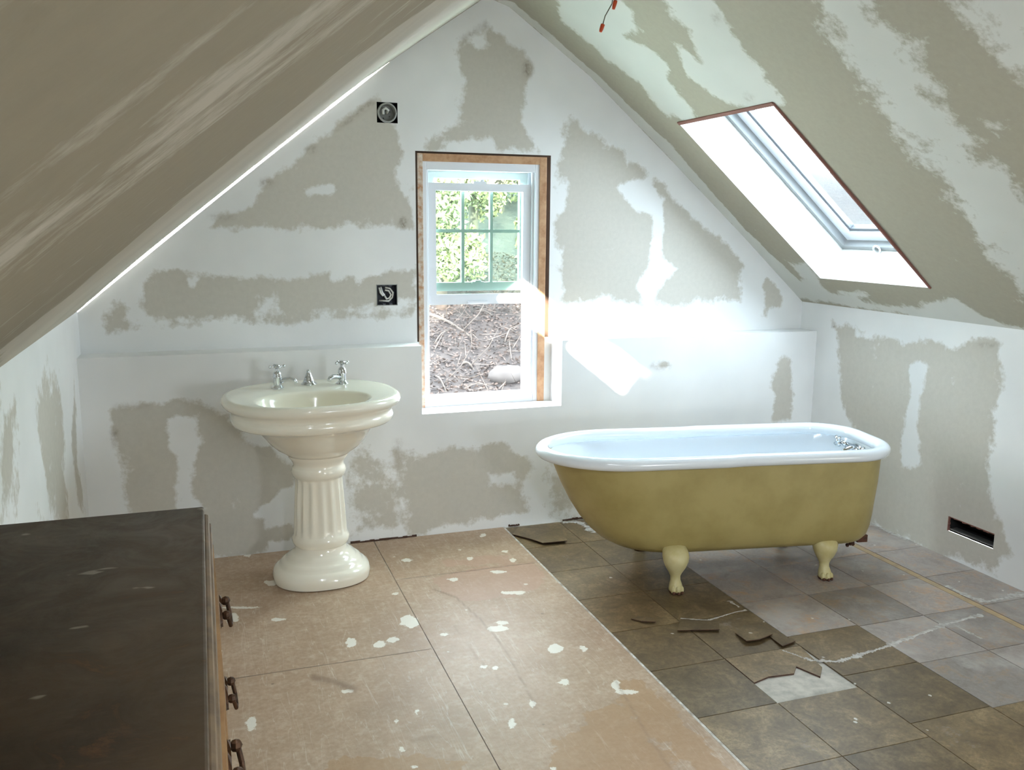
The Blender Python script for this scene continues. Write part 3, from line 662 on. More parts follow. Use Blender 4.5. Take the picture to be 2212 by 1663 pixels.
#        z      xl      xr     hw     rl    rr
SECT = [(0.570, -0.715, 0.735, 0.268, 0.34, 0.19), (0.50, -0.695, 0.732, 0.264, 0.34, 0.19), (0.42, -0.662, 0.727, 0.259, 0.33, 0.18), (0.34, -0.622, 0.722, 0.253, 0.32, 0.18),
        (0.27, -0.578, 0.716, 0.245, 0.30, 0.17), (0.215, -0.532, 0.710, 0.234, 0.28, 0.16), (0.178, -0.490, 0.702, 0.220, 0.26, 0.15), (0.153, -0.445, 0.688, 0.198, 0.24, 0.14), (0.138, -0.385, 0.66, 0.165, 0.22, 0.12), (0.132, -0.30, 0.62, 0.10, 0.14, 0.08)]
MB().loft([[(x, y, z) for x, y in outline(a, b, h, rl, rr)] for z, a, b, h, rl, rr in SECT], cap0=False).build('outer_shell', M_CREAM, tub, smooth=True)
MB().loft([[(x, y, z + (0.012 if z < 0.55 else -0.006)) for x, y in outline(a + 0.012 - (0.022 if z > 0.55 else 0), b - 0.012 + (0.014 if z > 0.55 else 0), h - 0.012 + (0.014 if z > 0.55 else 0), rl - 0.01, rr - 0.01)][::-1] for z, a, b, h, rl, rr in SECT], cap0=False).build('basin', M_ENAMEL, tub, smooth=True)
rim = []
for k in range(14):
    a = 2 * PI * k / 14; off = 0.030 * math.cos(a); dz = 0.026 * math.sin(a)
    rim.append([(x, y, 0.554 + dz + (0.003 if x > 0 else 0.0)) for x, y in outline(-0.740 - off, 0.742 + off, 0.263 + off, 0.345 + off, 0.19 + off)])
rb = MB(); n = len(rim[0])
rb.add([p for r in rim for p in r], [(i * n + j, ((i + 1) % 14) * n + j, ((i + 1) % 14) * n + (j + 1) % n, i * n + (j + 1) % n) for i in range(14) for j in range(n)])
rb.build('rolled_rim', M_ENAMEL, tub, smooth=True)
FOOT = [(0.195, -0.035, 0.035, 0.030), (0.188, -0.022, 0.047, 0.036), (0.172, -0.006, 0.054, 0.044), (0.150, 0.004, 0.056, 0.046), (0.128, 0.008, 0.052, 0.042), (0.105, 0.008, 0.042, 0.034), (0.085, 0.006, 0.029, 0.026),
        (0.068, 0.006, 0.021, 0.020), (0.052, 0.009, 0.021, 0.020), (0.036, 0.014, 0.026, 0.025), (0.020, 0.019, 0.030, 0.029), (0.008, 0.020, 0.029, 0.028)]
def foot(lx, ly, sgn):
    b = MB().loft([[(lx + rx * math.cos(2 * PI * k / 20), ly + sgn * off + ry * math.sin(2 * PI * k / 20), z) for k in range(20)][::-1] for z, off, rx, ry in FOOT])
    for dx in (-0.018, 0, 0.018): b.ball((lx + dx, ly + sgn * (0.043 - abs(dx) * 0.4), 0.018), 0.010, 0.013, 0.016)
    o = b.build('foot', M_FEET, tub, smooth=True)
    c = MB().loft([[(lx + 0.030 * s_ * math.cos(2 * PI * k / 20), ly + sgn * 0.020 + 0.030 * s_ * math.sin(2 * PI * k / 20), z) for k in range(20)][::-1] for z, s_ in ((0.011, 0.9), (0.009, 1.02), (0.0005, 0.86))])
    for dx in (-0.018, 0, 0.018): c.ball((lx + dx, ly + sgn * (0.052 - abs(dx) * 0.4), 0.008), 0.006, 0.009, 0.0075)
    c.build('claw', M_RUST, o, smooth=True)
def to_local(x, y):
    dx, dy = x - TUBC[0], y - TUBC[1]; c, s = math.cos(-TUBR), math.sin(-TUBR); return dx * c - dy * s, dx * s + dy * c
fa, fb = to_local(1.795, 3.085), to_local(2.482, 3.015)
for lx, ly in (fa, fb): foot(lx, ly - 0.0, -1); foot(lx, -ly, 1)
# drain fitting and overflow stub under the tap end
MB().tube([(0.69, -0.05, 0.20), (0.70, -0.05, 0.13), (0.70, -0.05, 0.105)], 0.02, 12).box(0.665, 0.712, -0.11, -0.05, 0.118, 0.150).build('drain_pipe', M_RUST, tub, smooth=False)
db = MB()
for k in range(7): db.ball((0.650 + random.uniform(-0.014, 0.014), -0.09 + random.uniform(-0.02, 0.02), 0.106 + random.uniform(-0.012, 0.012)), 0.009, n=8, m=5)
db.build('drain_rust', M_RUST, tub)
# tap inside the flat end
tf = MB(); zt = 0.515; xt = 0.69
tf.tube([(xt, -0.075, zt), (xt, 0.075, zt)], 0.015, 12).tube([(xt + 0.03, -0.05, zt), (xt - 0.012, -0.05, zt)], 0.012, 12).tube([(xt + 0.03, 0.05, zt), (xt - 0.012, 0.05, zt)], 0.012, 12)
tfo = tf.build('faucet', M_CHROME, tub, smooth=True)
MB().tube([(xt, 0, zt), (xt - 0.03, 0, zt + 0.004), (xt - 0.055, 0, zt - 0.005), (xt - 0.065, 0, zt - 0.03)], [0.016, 0.015, 0.013, 0.012], 12).build('spout', M_CHROME, tfo, smooth=True)
for sgn in (-1, 1):
    h = MB().tube([(xt, sgn * 0.07, zt), (xt - 0.02, sgn * 0.095, zt + 0.012)], [0.013, 0.011], 12); cx_, cy_, cz_ = xt - 0.03, sgn * 0.10, zt + 0.016
    h.ball((cx_, cy_, cz_), 0.014)
    for k in range(4):
        a = PI / 4 + k * PI / 2; h.tube([(cx_, cy_, cz_), (cx_ - 0.006, cy_ + 0.026 * math.cos(a), cz_ + 0.026 * math.sin(a))], [0.006, 0.008], 8)
    h.build('tap_handle', M_CHROME, tfo, smooth=True)

# ================================================================== PEDESTAL SINK
M_PORC = simple('cream_porcelain', (240, 235, 220), 0.14, coat=0.3)
M_PORCX = M_PORC
SX, SY = 0.427, 3.70
sink = empty('pedestal_sink', (SX, SY, 0)); tag(sink, 'cream porcelain pedestal sink with fluted column and chrome taps', 'sink')
def sring(z, ax, ay, ox=0, oy=0, n=2.0, k=96, flute=0.0, rot=0.0):
    r = []
    for i in range(k):
        t = 2 * PI * i / k; c, s = math.cos(t), math.sin(t)
        f = 1 - flute * (0.5 - 0.5 * math.cos(16 * t)) ** 0.8 if flute else 1
        x = ax * f * math.copysign(abs(c) ** (2 / n), c); y = ay * f * math.copysign(abs(s) ** (2 / n), s)
        r.append((ox + x * math.cos(rot) - y * math.sin(rot), oy + x * math.sin(rot) + y * math.cos(rot), z))
    return r
ped = [(0.0, .193, .168, 0, 2.3), (0.004, .200, .175, 0, 2.3), (0.03, .204, .178, 0, 2.3), (0.052, .198, .173, 0, 2.3), (0.066, .182, .158, 0, 2.3), (0.070, .172, .150, 0, 2.3), (0.082, .168, .146, 0, 2.3), (0.092, .155, .135, 0, 2.3), (0.096, .144, .126, 0, 2.3), (0.106, .140, .122, 0, 2.3), (0.118, .122, .108, 0, 2.3),
       (0.130, .108, .098, 0, 2.2), (0.150, .106, .096, 0, 2.2), (0.156, .113, .102, 0, 2.2), (0.172, .120, .108, 0, 2.2), (0.188, .119, .107, 0, 2.2), (0.198, .113, .102, .0, 2.1), (0.206, .112, .101, .04, 2.1), (0.225, .111, .100, .075, 2.1),
       (0.30, .107, .096, .085, 2.1), (0.38, .102, .092, .085, 2.1), (0.425, .099, .090, .075, 2.1), (0.440, .098, .089, .03, 2.1), (0.446, .098, .089, 0, 2.1), (0.452, .106, .096, 0, 2.1), (0.462, .111, .100, 0, 2.1), (0.476, .114, .103, 0, 2.1), (0.490, .109, .099, 0, 2.1), (0.498, .103, .094, 0, 2.1), (0.510, .105, .096, 0, 2.1), (0.525, .113, .104, 0, 2.1), (0.536, .122, .112, 0, 2.1), (0.545, .124, .114, 0, 2.1)]
MB().loft([sring(z, a, b, 0, 0.0, n, flute=fl) for z, a, b, fl, n in ped]).build('pedestal', M_PORC, sink, angle=50)
DX, DY, ROT, DZ = -0.022, -0.038, 0.10, 0.812
outer = [(0.545, .126, .116, 0, 0, 2.1), (0.556, .138, .128, 0, 0, 2.1), (0.575, .165, .158, -.002, -.005, 2.1), (0.60, .190, .188, -.004, -.01, 2.1), (0.635, .212, .214, -.008, -.018, 2.15), (0.67, .235, .238, -.014, -.026, 2.2), (0.690, .275, .262, DX, DY, 2.25), (0.697, .312, .285, DX, DY, 2.3), (0.705, .322, .294, DX, DY, 2.3),
         (0.722, .326, .298, DX, DY, 2.3), (0.733, .322, .294, DX, DY, 2.3), (0.738, .318, .290, DX, DY, 2.3), (0.752, .322, .296, DX, DY, 2.3), (0.764, .332, .306, DX, DY, 2.3), (0.770, .345, .318, DX, DY, 2.3), (0.780, .354, .326, DX, DY, 2.3), (0.792, .357, .329, DX, DY, 2.3), (0.803, .352, .325, DX, DY, 2.3), (0.810, .343, .316, DX, DY, 2.3), (0.812, .330, .304, DX, DY, 2.3),
         (0.809, .310, .285, DX, DY - .004, 2.3)]
OPX, OPY = -0.03, -0.165
inner = [(0.809, .232, .178, OPX, OPY, 2.2), (0.806, .222, .170, OPX, OPY, 2.2), (0.797, .214, .163, OPX, OPY, 2.15), (0.775, .206, .156, OPX, OPY, 2.1), (0.74, .192, .146, OPX, OPY + .004, 2.1), (0.70, .165, .128, OPX, OPY + .01, 2.0), (0.675, .125, .10, OPX, OPY + .02, 2.0), (0.662, .07, .06, OPX, OPY + .03, 2.0), (0.658, .022, .022, OPX, OPY + .03, 2.0)]
MB().loft([sring(z, a, b, ox, oy, n, rot=ROT if z > 0.68 else 0) for z, a, b, ox, oy, n in outer] + [sring(z, a, b, ox, oy, n, rot=ROT * 0.5) for z, a, b, ox, oy, n in inner], cap0=True).build('basin', M_PORC, sink, smooth=True)
MB().lathe([(0.020, 0), (0.022, 0.003), (0.014, 0.003), (0.012, -0.004)], 20, (OPX, OPY + 0.03, 0.658)).build('drain', M_CHROME, sink, smooth=True)
def tap(lx, ly, ang, handle_rot):
    z = DZ - 0.004
    b = MB().lathe([(0.027, 0), (0.027, 0.004), (0.021, 0.010), (0.0165, 0.015), (0.016, 0.045), (0.019, 0.047), (0.019, 0.051), (0.017, 0.056), (0.0175, 0.062), (0.014, 0.070), (0.009, 0.074), (0.0075, 0.085)], 24, (lx, ly, z))
    o = b.build('tap', M_CHROME, sink, angle=40)
    dx, dy = math.cos(ang), math.sin(ang)
    MB().tube([(lx + dx * 0.008, ly + dy * 0.008, z + 0.028), (lx + dx * 0.03, ly + dy * 0.03, z + 0.037), (lx + dx * 0.055, ly + dy * 0.055, z + 0.040), (lx + dx * 0.072, ly + dy * 0.072, z + 0.036), (lx + dx * 0.080, ly + dy * 0.080, z + 0.022)], [0.010, 0.0095, 0.009, 0.009, 0.0095], 12).build('spout', M_CHROME, o, smooth=True)
    h = MB().lathe([(0.008, 0), (0.009, 0.006), (0.013, 0.009), (0.0135, 0.013), (0.010, 0.017), (0.004, 0.019)], 16, (lx, ly, z + 0.084))
    for k in range(4):
        a = handle_rot + k * PI / 2; e = (lx + 0.030 * math.cos(a), ly + 0.030 * math.sin(a), z + 0.093)
        h.tube([(lx, ly, z + 0.092), e], [0.0045, 0.0035], 8); h.ball(e, 0.0065, n=10, m=6)
    h.build('cross_handle', M_CHROME, o, smooth=True)
tap(-0.146, 0.115, -0.35, 0.25); tap(0.130, 0.145, -2.5, 0.5)
MB().lathe([(0.034, 0), (0.034, 0.003), (0.028, 0.009), (0.024, 0.013), (0.0235, 0.017), (0.021, 0.022), (0.019, 0.028), (0.0185, 0.031), (0.015, 0.036), (0.0125, 0.042), (0.012, 0.046), (0.0095, 0.050), (0.008, 0.058), (0.0085, 0.061), (0.006, 0.064)], 28, (-0.010, 0.172, DZ - 0.004)).build('drain_lifter', M_CHROME, sink, angle=35)

# ================================================================== DRESSER
def woodtop():
    m, nt, b = newmat('worn_dark_varnish'); b.inputs['Roughness'].default_value = 0.32
    pos = geo_pos(nt); n1 = noise(nt, 5, 7, 0.65, pos); n2 = noise(nt, 30, 6, 0.7, geo_pos(nt, (0.5, 1.6, 1))); n3 = noise(nt, 9, 7, 0.75, pos, 0.8)
    c = ramp(nt, n1, [(0.3, s2l((46, 34, 22))), (0.6, s2l((70, 54, 37)))]).outputs[0]
    b.inputs['Specular IOR Level'].default_value = 0.42
    c = mix(nt, ramp(nt, n2, [(0.5, (0, 0, 0)), (0.75, (0.5, 0.5, 0.5))]).outputs[0], c, s2l((88, 70, 54)))
    c = mix(nt, ramp(nt, n3, [(0.60, (0, 0, 0)), (0.70, (0.6, 0.6, 0.6))]).outputs[0], c, s2l((120, 84, 56)))
    c = mix(nt, ramp(nt, noise(nt, 16, 3, 0.5, geo_pos(nt, (0.6, 1.3, 1))), [(0.70, (0, 0, 0)), (0.73, (0.6, 0.6, 0.6))]).outputs[0], c, s2l((170, 164, 150)))
    nt.links.new(c, b.inputs['Base Color'])
    r = ramp(nt, n3, [(0.35, (0.28, 0.28, 0.28)), (0.7, (0.55, 0.55, 0.55))]); nt.links.new(r.outputs[0], b.inputs['Roughness'])
    return m
M_TOP = woodtop()
M_CASE = simple('case_wood', (118, 96, 70), 0.5, rgb2=(84, 66, 48), nscale=14)
M_DRAWER = simple('drawer_veneer', (176, 140, 96), 0.45, rgb2=(150, 112, 74), nscale=12)
M_BRASS = simple('dark_brass', (84, 58, 38), 0.5, metal=0.6, rgb2=(50, 34, 24), nscale=70)
DRX, DRY0, DRY1, DRZ = -0.017, 0.60, 1.715, 0.965
dr = empty('dresser', (-0.26, 1.16, 0)); tag(dr, 'tall old dresser with scuffed dark varnished top against the knee wall', 'dresser')
OFF = Matrix.Translation((0.26, -1.16, 0))
def dpart(b, name, mat, par=None, **kw):
    o = b.build(name, mat, par or dr, **kw)
    if not par: o.matrix_parent_inverse = OFF
    return o
dpart(MB().box(-0.490, DRX, DRY0, DRY1, DRZ - 0.012, DRZ), 'top', M_TOP, bevel=0.004)
dpart(MB().box(-0.488, DRX + 0.008, DRY0 - 0.006, DRY1 - 0.006, DRZ - 0.028, DRZ - 0.0125), 'top_moulding', M_CASE, bevel=0.006)
dpart(MB().box(-0.486, DRX + 0.012, DRY0 - 0.004, DRY1 - 0.012, DRZ - 0.05, DRZ - 0.0285), 'top_moulding', M_CASE, bevel=0.005)
dpart(MB().box(-0.480, -0.012, DRY0 + 0.01, DRY1 - 0.03, 0.08, DRZ - 0.0505), 'case', M_CASE, bevel=0.002)
for x, y in ((-0.46, DRY0 + 0.04), (-0.04, DRY0 + 0.04), (-0.46, DRY1 - 0.06), (-0.04, DRY1 - 0.06)):
    dpart(MB().box(x - 0.025, x + 0.025, y - 0.025, y + 0.025, 0, 0.0795), 'leg', M_CASE, bevel=0.003)
zz = 0.10
rows = [0.105, 0.19, 0.21, 0.24]
zt = DRZ - 0.06
for i, h in enumerate(rows):
    z1, z0 = zt, zt - h + 0.008; zt -= h; bow = (0.004, 0.006, 0.010, 0.016)[i]
    ys = np.linspace(DRY0 + 0.03, DRY1 - 0.05, 13); front = [(-0.008 + bow + 0.004 * math.sin(PI * k / 12), y) for k, y in enumerate(ys)]
    ring = lambda z: [(x, y, z) for x, y in front] + [(-0.0115, ys[-1], z), (-0.0115, ys[0], z)]
    d_ = dpart(MB().loft([ring(z0), ring(z1)]), 'drawer', M_DRAWER)
    for hy in (1.02, 1.47):
        xf = -0.006 + bow + 0.003; zc = (z0 + z1) / 2
        hb = MB(); hb.loft([[(xf, hy + 0.045 * math.cos(2 * PI * k / 16) * (1 + 0.15 * math.cos(4 * PI * k / 8)), zc + 0.022 * math.sin(2 * PI * k / 16) * (1 + 0.2 * math.cos(6 * PI * k / 8))) for k in range(16)], [(xf + 0.004, hy + 0.043 * math.cos(2 * PI * k / 16), zc + 0.020 * math.sin(2 * PI * k / 16)) for k in range(16)]])
        hb.ball((xf + 0.010, hy - 0.03, zc + 0.005), 0.008, n=8, m=5).ball((xf + 0.010, hy + 0.03, zc + 0.005), 0.008, n=8, m=5)
        hb.tube([(xf + 0.012, hy - 0.032, zc + 0.004), (xf + 0.016, hy - 0.024, zc - 0.016), (xf + 0.017, hy, zc - 0.024), (xf + 0.016, hy + 0.024, zc - 0.016), (xf + 0.012, hy + 0.032, zc + 0.004)], 0.0035, 8)
        hb.build('bail_pull', M_BRASS, d_)

# ================================================================== WALL FITTINGS
M_BLUEBOX = simple('dark_plastic', (52, 56, 66), 0.5)
M_GREYBOX = simple('grey_plastic', (150, 152, 148), 0.5)
M_CABLE = simple('white_cable', (226, 226, 222), 0.45)
M_BLACK = simple('duct_interior', (16, 15, 14), 0.8)
M_STEEL = simple('duct_steel', (150, 150, 148), 0.4, metal=0.7)
def openbox(b, x0, x1, y0, y1, z0, z1):     # open towards -Y
    return b.quad((x0, y0, z0), (x0, y1, z0), (x0, y1, z1), (x0, y0, z1)).quad((x1, y0, z0), (x1, y0, z1), (x1, y1, z1), (x1, y1, z0)).quad((x0, y0, z0), (x1, y0, z0), (x1, y1, z0), (x0, y1, z0)).quad((x0, y0, z1), (x0, y1, z1), (x1, y1, z1), (x1, y0, z1)).quad((x0, y1, z0), (x1, y1, z0), (x1, y1, z1), (x0, y1, z1))
e1 = empty('electrical_box', ((BOX2[0] + BOX2[1]) / 2, YU, BOX2[2])); tag(e1, 'square dark outlet box with loose white cables left of the window', 'electrical box')
def epart(b, name, mat, root, **kw):
    o = b.build(name, mat, root, **kw); o.matrix_parent_inverse = Matrix.Translation(-root.location); return o
a, b_, c, d = BOX2
bx = openbox(MB(), a, b_, YU, YU + 0.06, c, d)
for x, z in ((a + 0.03, c), (b_ - 0.04, c), (a + 0.03, d - 0.01), (b_ - 0.04, d - 0.01)): bx.box(x, x + 0.014, YU + 0.001, YU + 0.012, z, z + 0.010)
epart(bx, 'box', M_BLUEBOX, e1)
epart(MB().box(a, a + 0.003, YU - 0.002, YU + 0.004, c, d).box(b_ - 0.003, b_, YU - 0.002, YU + 0.004, c, d).box(a, b_, YU - 0.002, YU + 0.004, c, c + 0.003).box(a, b_, YU - 0.002, YU + 0.004, d - 0.003, d), 'rim', M_GREYBOX, e1)
cx_, cz_ = (a + b_) / 2, (c + d) / 2
for pts in ([(-0.034, 0.034), (-0.028, 0.010), (-0.018, -0.004), (-0.008, 0.002)], [(-0.026, 0.038), (-0.020, 0.014), (-0.012, -0.002)], [(-0.005, 0.034), (0.018, 0.030), (0.032, 0.010), (0.030, -0.014), (0.010, -0.030), (-0.034, -0.028)], [(-0.006, 0.022), (0.012, 0.018), (0.022, 0.0), (0.016, -0.016), (0.0, -0.020), (-0.010, 0.0)]):
    epart(MB().tube([(cx_ + x, YU + 0.018 + 0.012 * math.sin(3 * i), cz_ + z) for i, (x, z) in enumerate(pts)], 0.0045, 8), 'cable', M_CABLE, e1, smooth=True)
e2 = empty('electrical_box', ((BOX1[0] + BOX1[1]) / 2, YU, BOX1[2])); tag(e2, 'round grey junction box with coiled cable set in a square cutout', 'electrical box')
a, b_, c, d = BOX1; cx_, cz_ = (a + b_) / 2, (c + d) / 2
epart(openbox(MB(), a - 0.0005, b_ + 0.0005, YU + 0.0004, YU + 0.08, c - 0.0005, d + 0.0005), 'cutout', M_BLACK, e2)
def ringY(r, y, n=28): return [(cx_ + r * math.cos(2 * PI * k / n), y, cz_ + r * math.sin(2 * PI * k / n)) for k in range(n)]
epart(MB().loft([ringY(0.045, YU + 0.011), ringY(0.045, YU - 0.001), ringY(0.041, YU - 0.003), ringY(0.038, YU), ringY(0.036, YU + 0.04), ringY(0.001, YU + 0.042)], cap0=False), 'box', M_GREYBOX, e2, angle=40)
for r in (0.040,): epart(MB().tube([(cx_ + r * math.cos(t), YU - 0.004, cz_ + r * math.sin(t)) for t in np.linspace(0, 2 * PI, 30)], 0.003, 6), 'cable_coil', M_GREYBOX, e2, smooth=True)
epart(MB().tube([(cx_ + x, YU + y, cz_ + z) for x, y, z in ((-0.016, 0.01, -0.006), (-0.018, 0.004, 0.012), (-0.006, 0.0, 0.020), (0.006, 0.006, 0.012), (0.002, 0.03, 0.0))], 0.006, 8), 'cable', M_CABLE, e2, smooth=True)
for x, z in ((0.018, -0.012), (-0.01, -0.022), (0.022, 0.008)): epart(MB().ball((cx_ + x, YU + 0.036, cz_ + z), 0.004, n=8, m=5), 'screw', M_STEEL, e2)
vd = empty('vent_duct', (XR, (DU[0] + DU[1]) / 2, DU[2])); tag(vd, 'open black duct slot cut low in the knee wall right of the bathtub', 'vent')
def vpart(b, name, mat): o = b.build(name, mat, vd); o.matrix_parent_inverse = Matrix.Translation(-vd.location); return o
a, b_, c, d = DU; x0, x1 = XR + 0.0005, XR + 0.12
vpart(MB().quad((x0, a, c), (x0, a, d), (x1, a, d), (x1, a, c)).quad((x0, b_, c), (x1, b_, c), (x1, b_, d), (x0, b_, d)).quad((x0, a, d), (x0, b_, d), (x1, b_, d), (x1, a, d)).quad((x0, a, c), (x1, a, c), (x1, b_, c), (x0, b_, c)).quad((x1, a, c), (x1, a, d), (x1, b_, d), (x1, b_, c)), 'sleeve', M_BLACK)
vpart(MB().box(XR + 0.004, XR + 0.05, a + 0.004, b_ - 0.004, c + 0.006, c + 0.009), 'lip', M_STEEL)
rg = MB()
for k in range(26):
    y = a + (b_ - a) * k / 26; rg.box(XR - 0.002, XR + 0.008, y, y + (b_ - a) / 26, d - random.uniform(0.001, 0.007), d + 0.001)
for k in range(7): z = c + (d - c) * k / 7; rg.box(XR - 0.002, XR + 0.008, b_ - random.uniform(0.002, 0.006), b_ + 0.001, z, z + (d - c) / 7)
vpart(rg, 'ragged_edge', M_RED)
# wires with red wire nuts hanging from the ceiling
M_WIRE = simple('grey_wire', (98, 90, 78), 0.5); M_NUT = simple('orange_wire_nut', (196, 72, 30), 0.45)
YW = 3.42
def wp(x, y, dy=0.0): q = P(1, YW + dy, x, y); return tuple(q)
def ceil_above(p): return (p[0], p[1], float(ceil_z(p[0])) + 0.004)
def hang(pts, label):
    root = empty('ceiling_wire', ceil_above(pts[0])); tag(root, label, 'wire', 'capped wires at the ceiling')
    off = Matrix.Translation(-root.location)
    o = MB().tube([ceil_above(pts[0])] + pts[:-1], 0.0022, 8).build('conductor', M_WIRE, root, smooth=True); o.matrix_parent_inverse = off
    p, e = Vector(pts[-2]), Vector(pts[-1]); d = (e - p).normalized()
    o = MB().tube([p - d * 0.002, p + d * 0.006, p + d * 0.02, e], [0.0085, 0.0085, 0.0075, 0.0055], 12).build('wire_nut', M_NUT, root, smooth=True); o.matrix_parent_inverse = off
hang([wp(1327, -30), wp(1322, 8), wp(1307, 35), wp(1302, 54), wp(1297, 69)], 'bent grey wire hanging lowest from the ceiling with an orange cap')
hang([wp(1336, -30), wp(1330, -8), wp(1329, 3), wp(1325, 20)], 'short capped wire hanging close under the sloping ceiling')

# ================================================================== LOOSE TILE PIECES
def shard(px, tilt, label, z=0.006):
    poly = [tuple(f_fl(*q)) for q in px]; c = (sum(p[0] for p in poly) / len(poly), sum(p[1] for p in poly) / len(poly))
    a = sum(poly[i][0] * poly[(i + 1) % len(poly)][1] - poly[(i + 1) % len(poly)][0] * poly[i][1] for i in range(len(poly)))
    if a < 0: poly = poly[::-1]
    zs = [tilt[0] * (x - c[0]) + tilt[1] * (y - c[1]) for x, y in poly]; m = min(zs)
    pl = [(x - c[0], y - c[1]) for x, y in poly]
    n = len(pl); b = MB()
    b.add([(x, y, zz_ - m + 0.0012) for (x, y), zz_ in zip(pl, zs)] + [(x, y, zz_ - m + 0.0042) for (x, y), zz_ in zip(pl, zs)], [tuple(range(n, 2 * n)), tuple(range(n - 1, -1, -1))] + [(i, (i + 1) % n, n + (i + 1) % n, n + i) for i in range(n)])
    o = b.build('tile_piece', M_TILE); o.data.materials.append(M_EDGE)
    for i, p in enumerate(o.data.polygons):
        if i > 0: p.material_index = 1
    o.location = (c[0], c[1], 0); tag(o, label, 'tile piece', 'loose broken tile pieces')
shard([(1588, 1372), (1612, 1394), (1640, 1391), (1668, 1378), (1668, 1370), (1640, 1355), (1605, 1352)], (0.0, -0.10), 'loose curled piece of broken slate tile beside a white paint blot')
shard([(1690, 1402), (1718, 1390), (1714, 1384), (1660, 1374), (1672, 1386)], (0.0, -0.08), 'small triangular chip of slate tile at the white arc line')
shard([(1463, 1366), (1554, 1366), (1552, 1345), (1470, 1340)], (0.0, -0.06), 'lifted square piece of slate tile with a straight dark edge')
shard([(1363, 1339), (1385, 1346), (1416, 1348), (1412, 1338), (1380, 1332)], (0.0, -0.08), 'thin curved sliver of slate tile lifting from the floor')
shard([(1107, 1157), (1150, 1170), (1172, 1179), (1225, 1174), (1215, 1150), (1120, 1140)], (0.0, -0.04), 'lifted corner piece of slate tile close to the half wall')

# ================================================================== OUTSIDE THE WINDOW
def litter():
    m, nt, b = newmat('leaf_litter'); b.inputs['Roughness'].default_value = 0.9; pos = geo_pos(nt)
    n1 = noise(nt, 7, 8, 0.75, pos); n2 = noise(nt, 1.3, 4, 0.6, pos)
    c = ramp(nt, n1, [(0.36, (0.004, 0.0026, 0.0018)), (0.5, (0.012, 0.0086, 0.0064)), (0.64, (0.026, 0.020, 0.0155))]).outputs[0]
    c = mix(nt, ramp(nt, n2, [(0.55, (0, 0, 0)), (0.75, (0.6, 0.6, 0.6))]).outputs[0], c, (0.011, 0.012, 0.006, 1))
    nt.links.new(c, b.inputs['Base Color']); bump(nt, b, n1, 0.8, 0.1); return m
def bank_z(x, y): return -1.55 + 0.345 * (y - 7) + 0.10 * np.sin(1.3 * x + 0.7 * y) + 0.06 * np.sin(2.9 * x - 1.7 * y)
us = np.linspace(1.1, 16, 90); vs = np.linspace(7, 24, 100)
co, q, U, V = grid_mesh(us, vs, lambda u, v: np.stack([u, v, bank_z(u, v)], -1))
gr = mesh_obj('hillside', [(co, q)], litter(), smooth=True); tag(gr, 'brown leaf-covered hillside rising beyond the window', 'ground', kind='structure')
M_BARK = simple('dark_bark', (58, 50, 42), 0.9, rgb2=(40, 34, 28), nscale=9)
M_LOG = simple('weathered_wood', (54, 49, 42), 0.9, rgb2=(38, 33, 28), nscale=14)
M_SUNPATCH = simple('sun_patch_pale', (44, 41, 38), 0.9, rgb2=(32, 29, 26), nscale=5)
def leafmat(name, c1, c2):
    m, nt, b = newmat(name); b.inputs['Roughness'].default_value = 0.7
    oi = noise(nt, 1.7, 3, 0.6, geo_pos(nt)); r = ramp(nt, oi, [(0.35, c1), (0.65, c2)]); nt.links.new(r.outputs[0], b.inputs['Base Color']); return m
M_LEAF = [leafmat('leaf_yellow_green', (0.062, 0.064, 0.026, 1), (0.14, 0.132, 0.062, 1)), leafmat('leaf_olive', (0.06, 0.064, 0.028, 1), (0.14, 0.138, 0.065, 1))]
# points of the view through the panes, put down on the bank
def on_bank(x, y):
    d = ray(x, y); t = 7.0
    for _ in range(400):
        p = CAMPOS + d * t
        if p[2] < bank_z(p[0], p[1]): break
        t += 0.03
    return p
def log(a, b, r, label, mid=None):
    A, B = on_bank(*a), on_bank(*b); A[2] += r * 1.2; B[2] += r * 1.2
    pts = [A + (B - A) * t + np.array([0, 0, 0.05 * math.sin(5 * t)]) for t in np.linspace(0, 1, 7)]
    root = empty('fallen_branch', tuple(A)); tag(root, label, 'branch', 'fallen branches on the hillside')
    for nm, bb in (('stem', MB().tube([tuple(p) for p in pts], [r * (1 - 0.5 * t) for t in np.linspace(0, 1, 7)], 8)), ('twig', MB().tube([tuple(pts[3]), tuple(pts[3] + np.array([0.25, 0.05, 0.22])), tuple(pts[3] + np.array([0.38, 0.05, 0.45]))], [r * 0.4, r * 0.3, r * 0.15], 6))):
        o = bb.build(nm, M_LOG, root, smooth=True); o.matrix_parent_inverse = Matrix.Translation(-root.location)
log((922, 682), (1080, 770), 0.028, 'long pale fallen branch slanting down the brown hillside')
log((1090, 742), (1116, 690), 0.012, 'thin stick leaning at the edge of the hillside view')
log((938, 745), (985, 700), 0.010, 'thin upright dead stick above the short stub')
log((1000, 790), (1035, 806), 0.018, 'short pale stub of wood on the leaf litter')
log((940, 815), (975, 862), 0.014, 'thin stick low on the hillside near the sill')
log((1030, 676), (1085, 690), 0.010, 'thin pale stick high on the hillside under the green leaves')
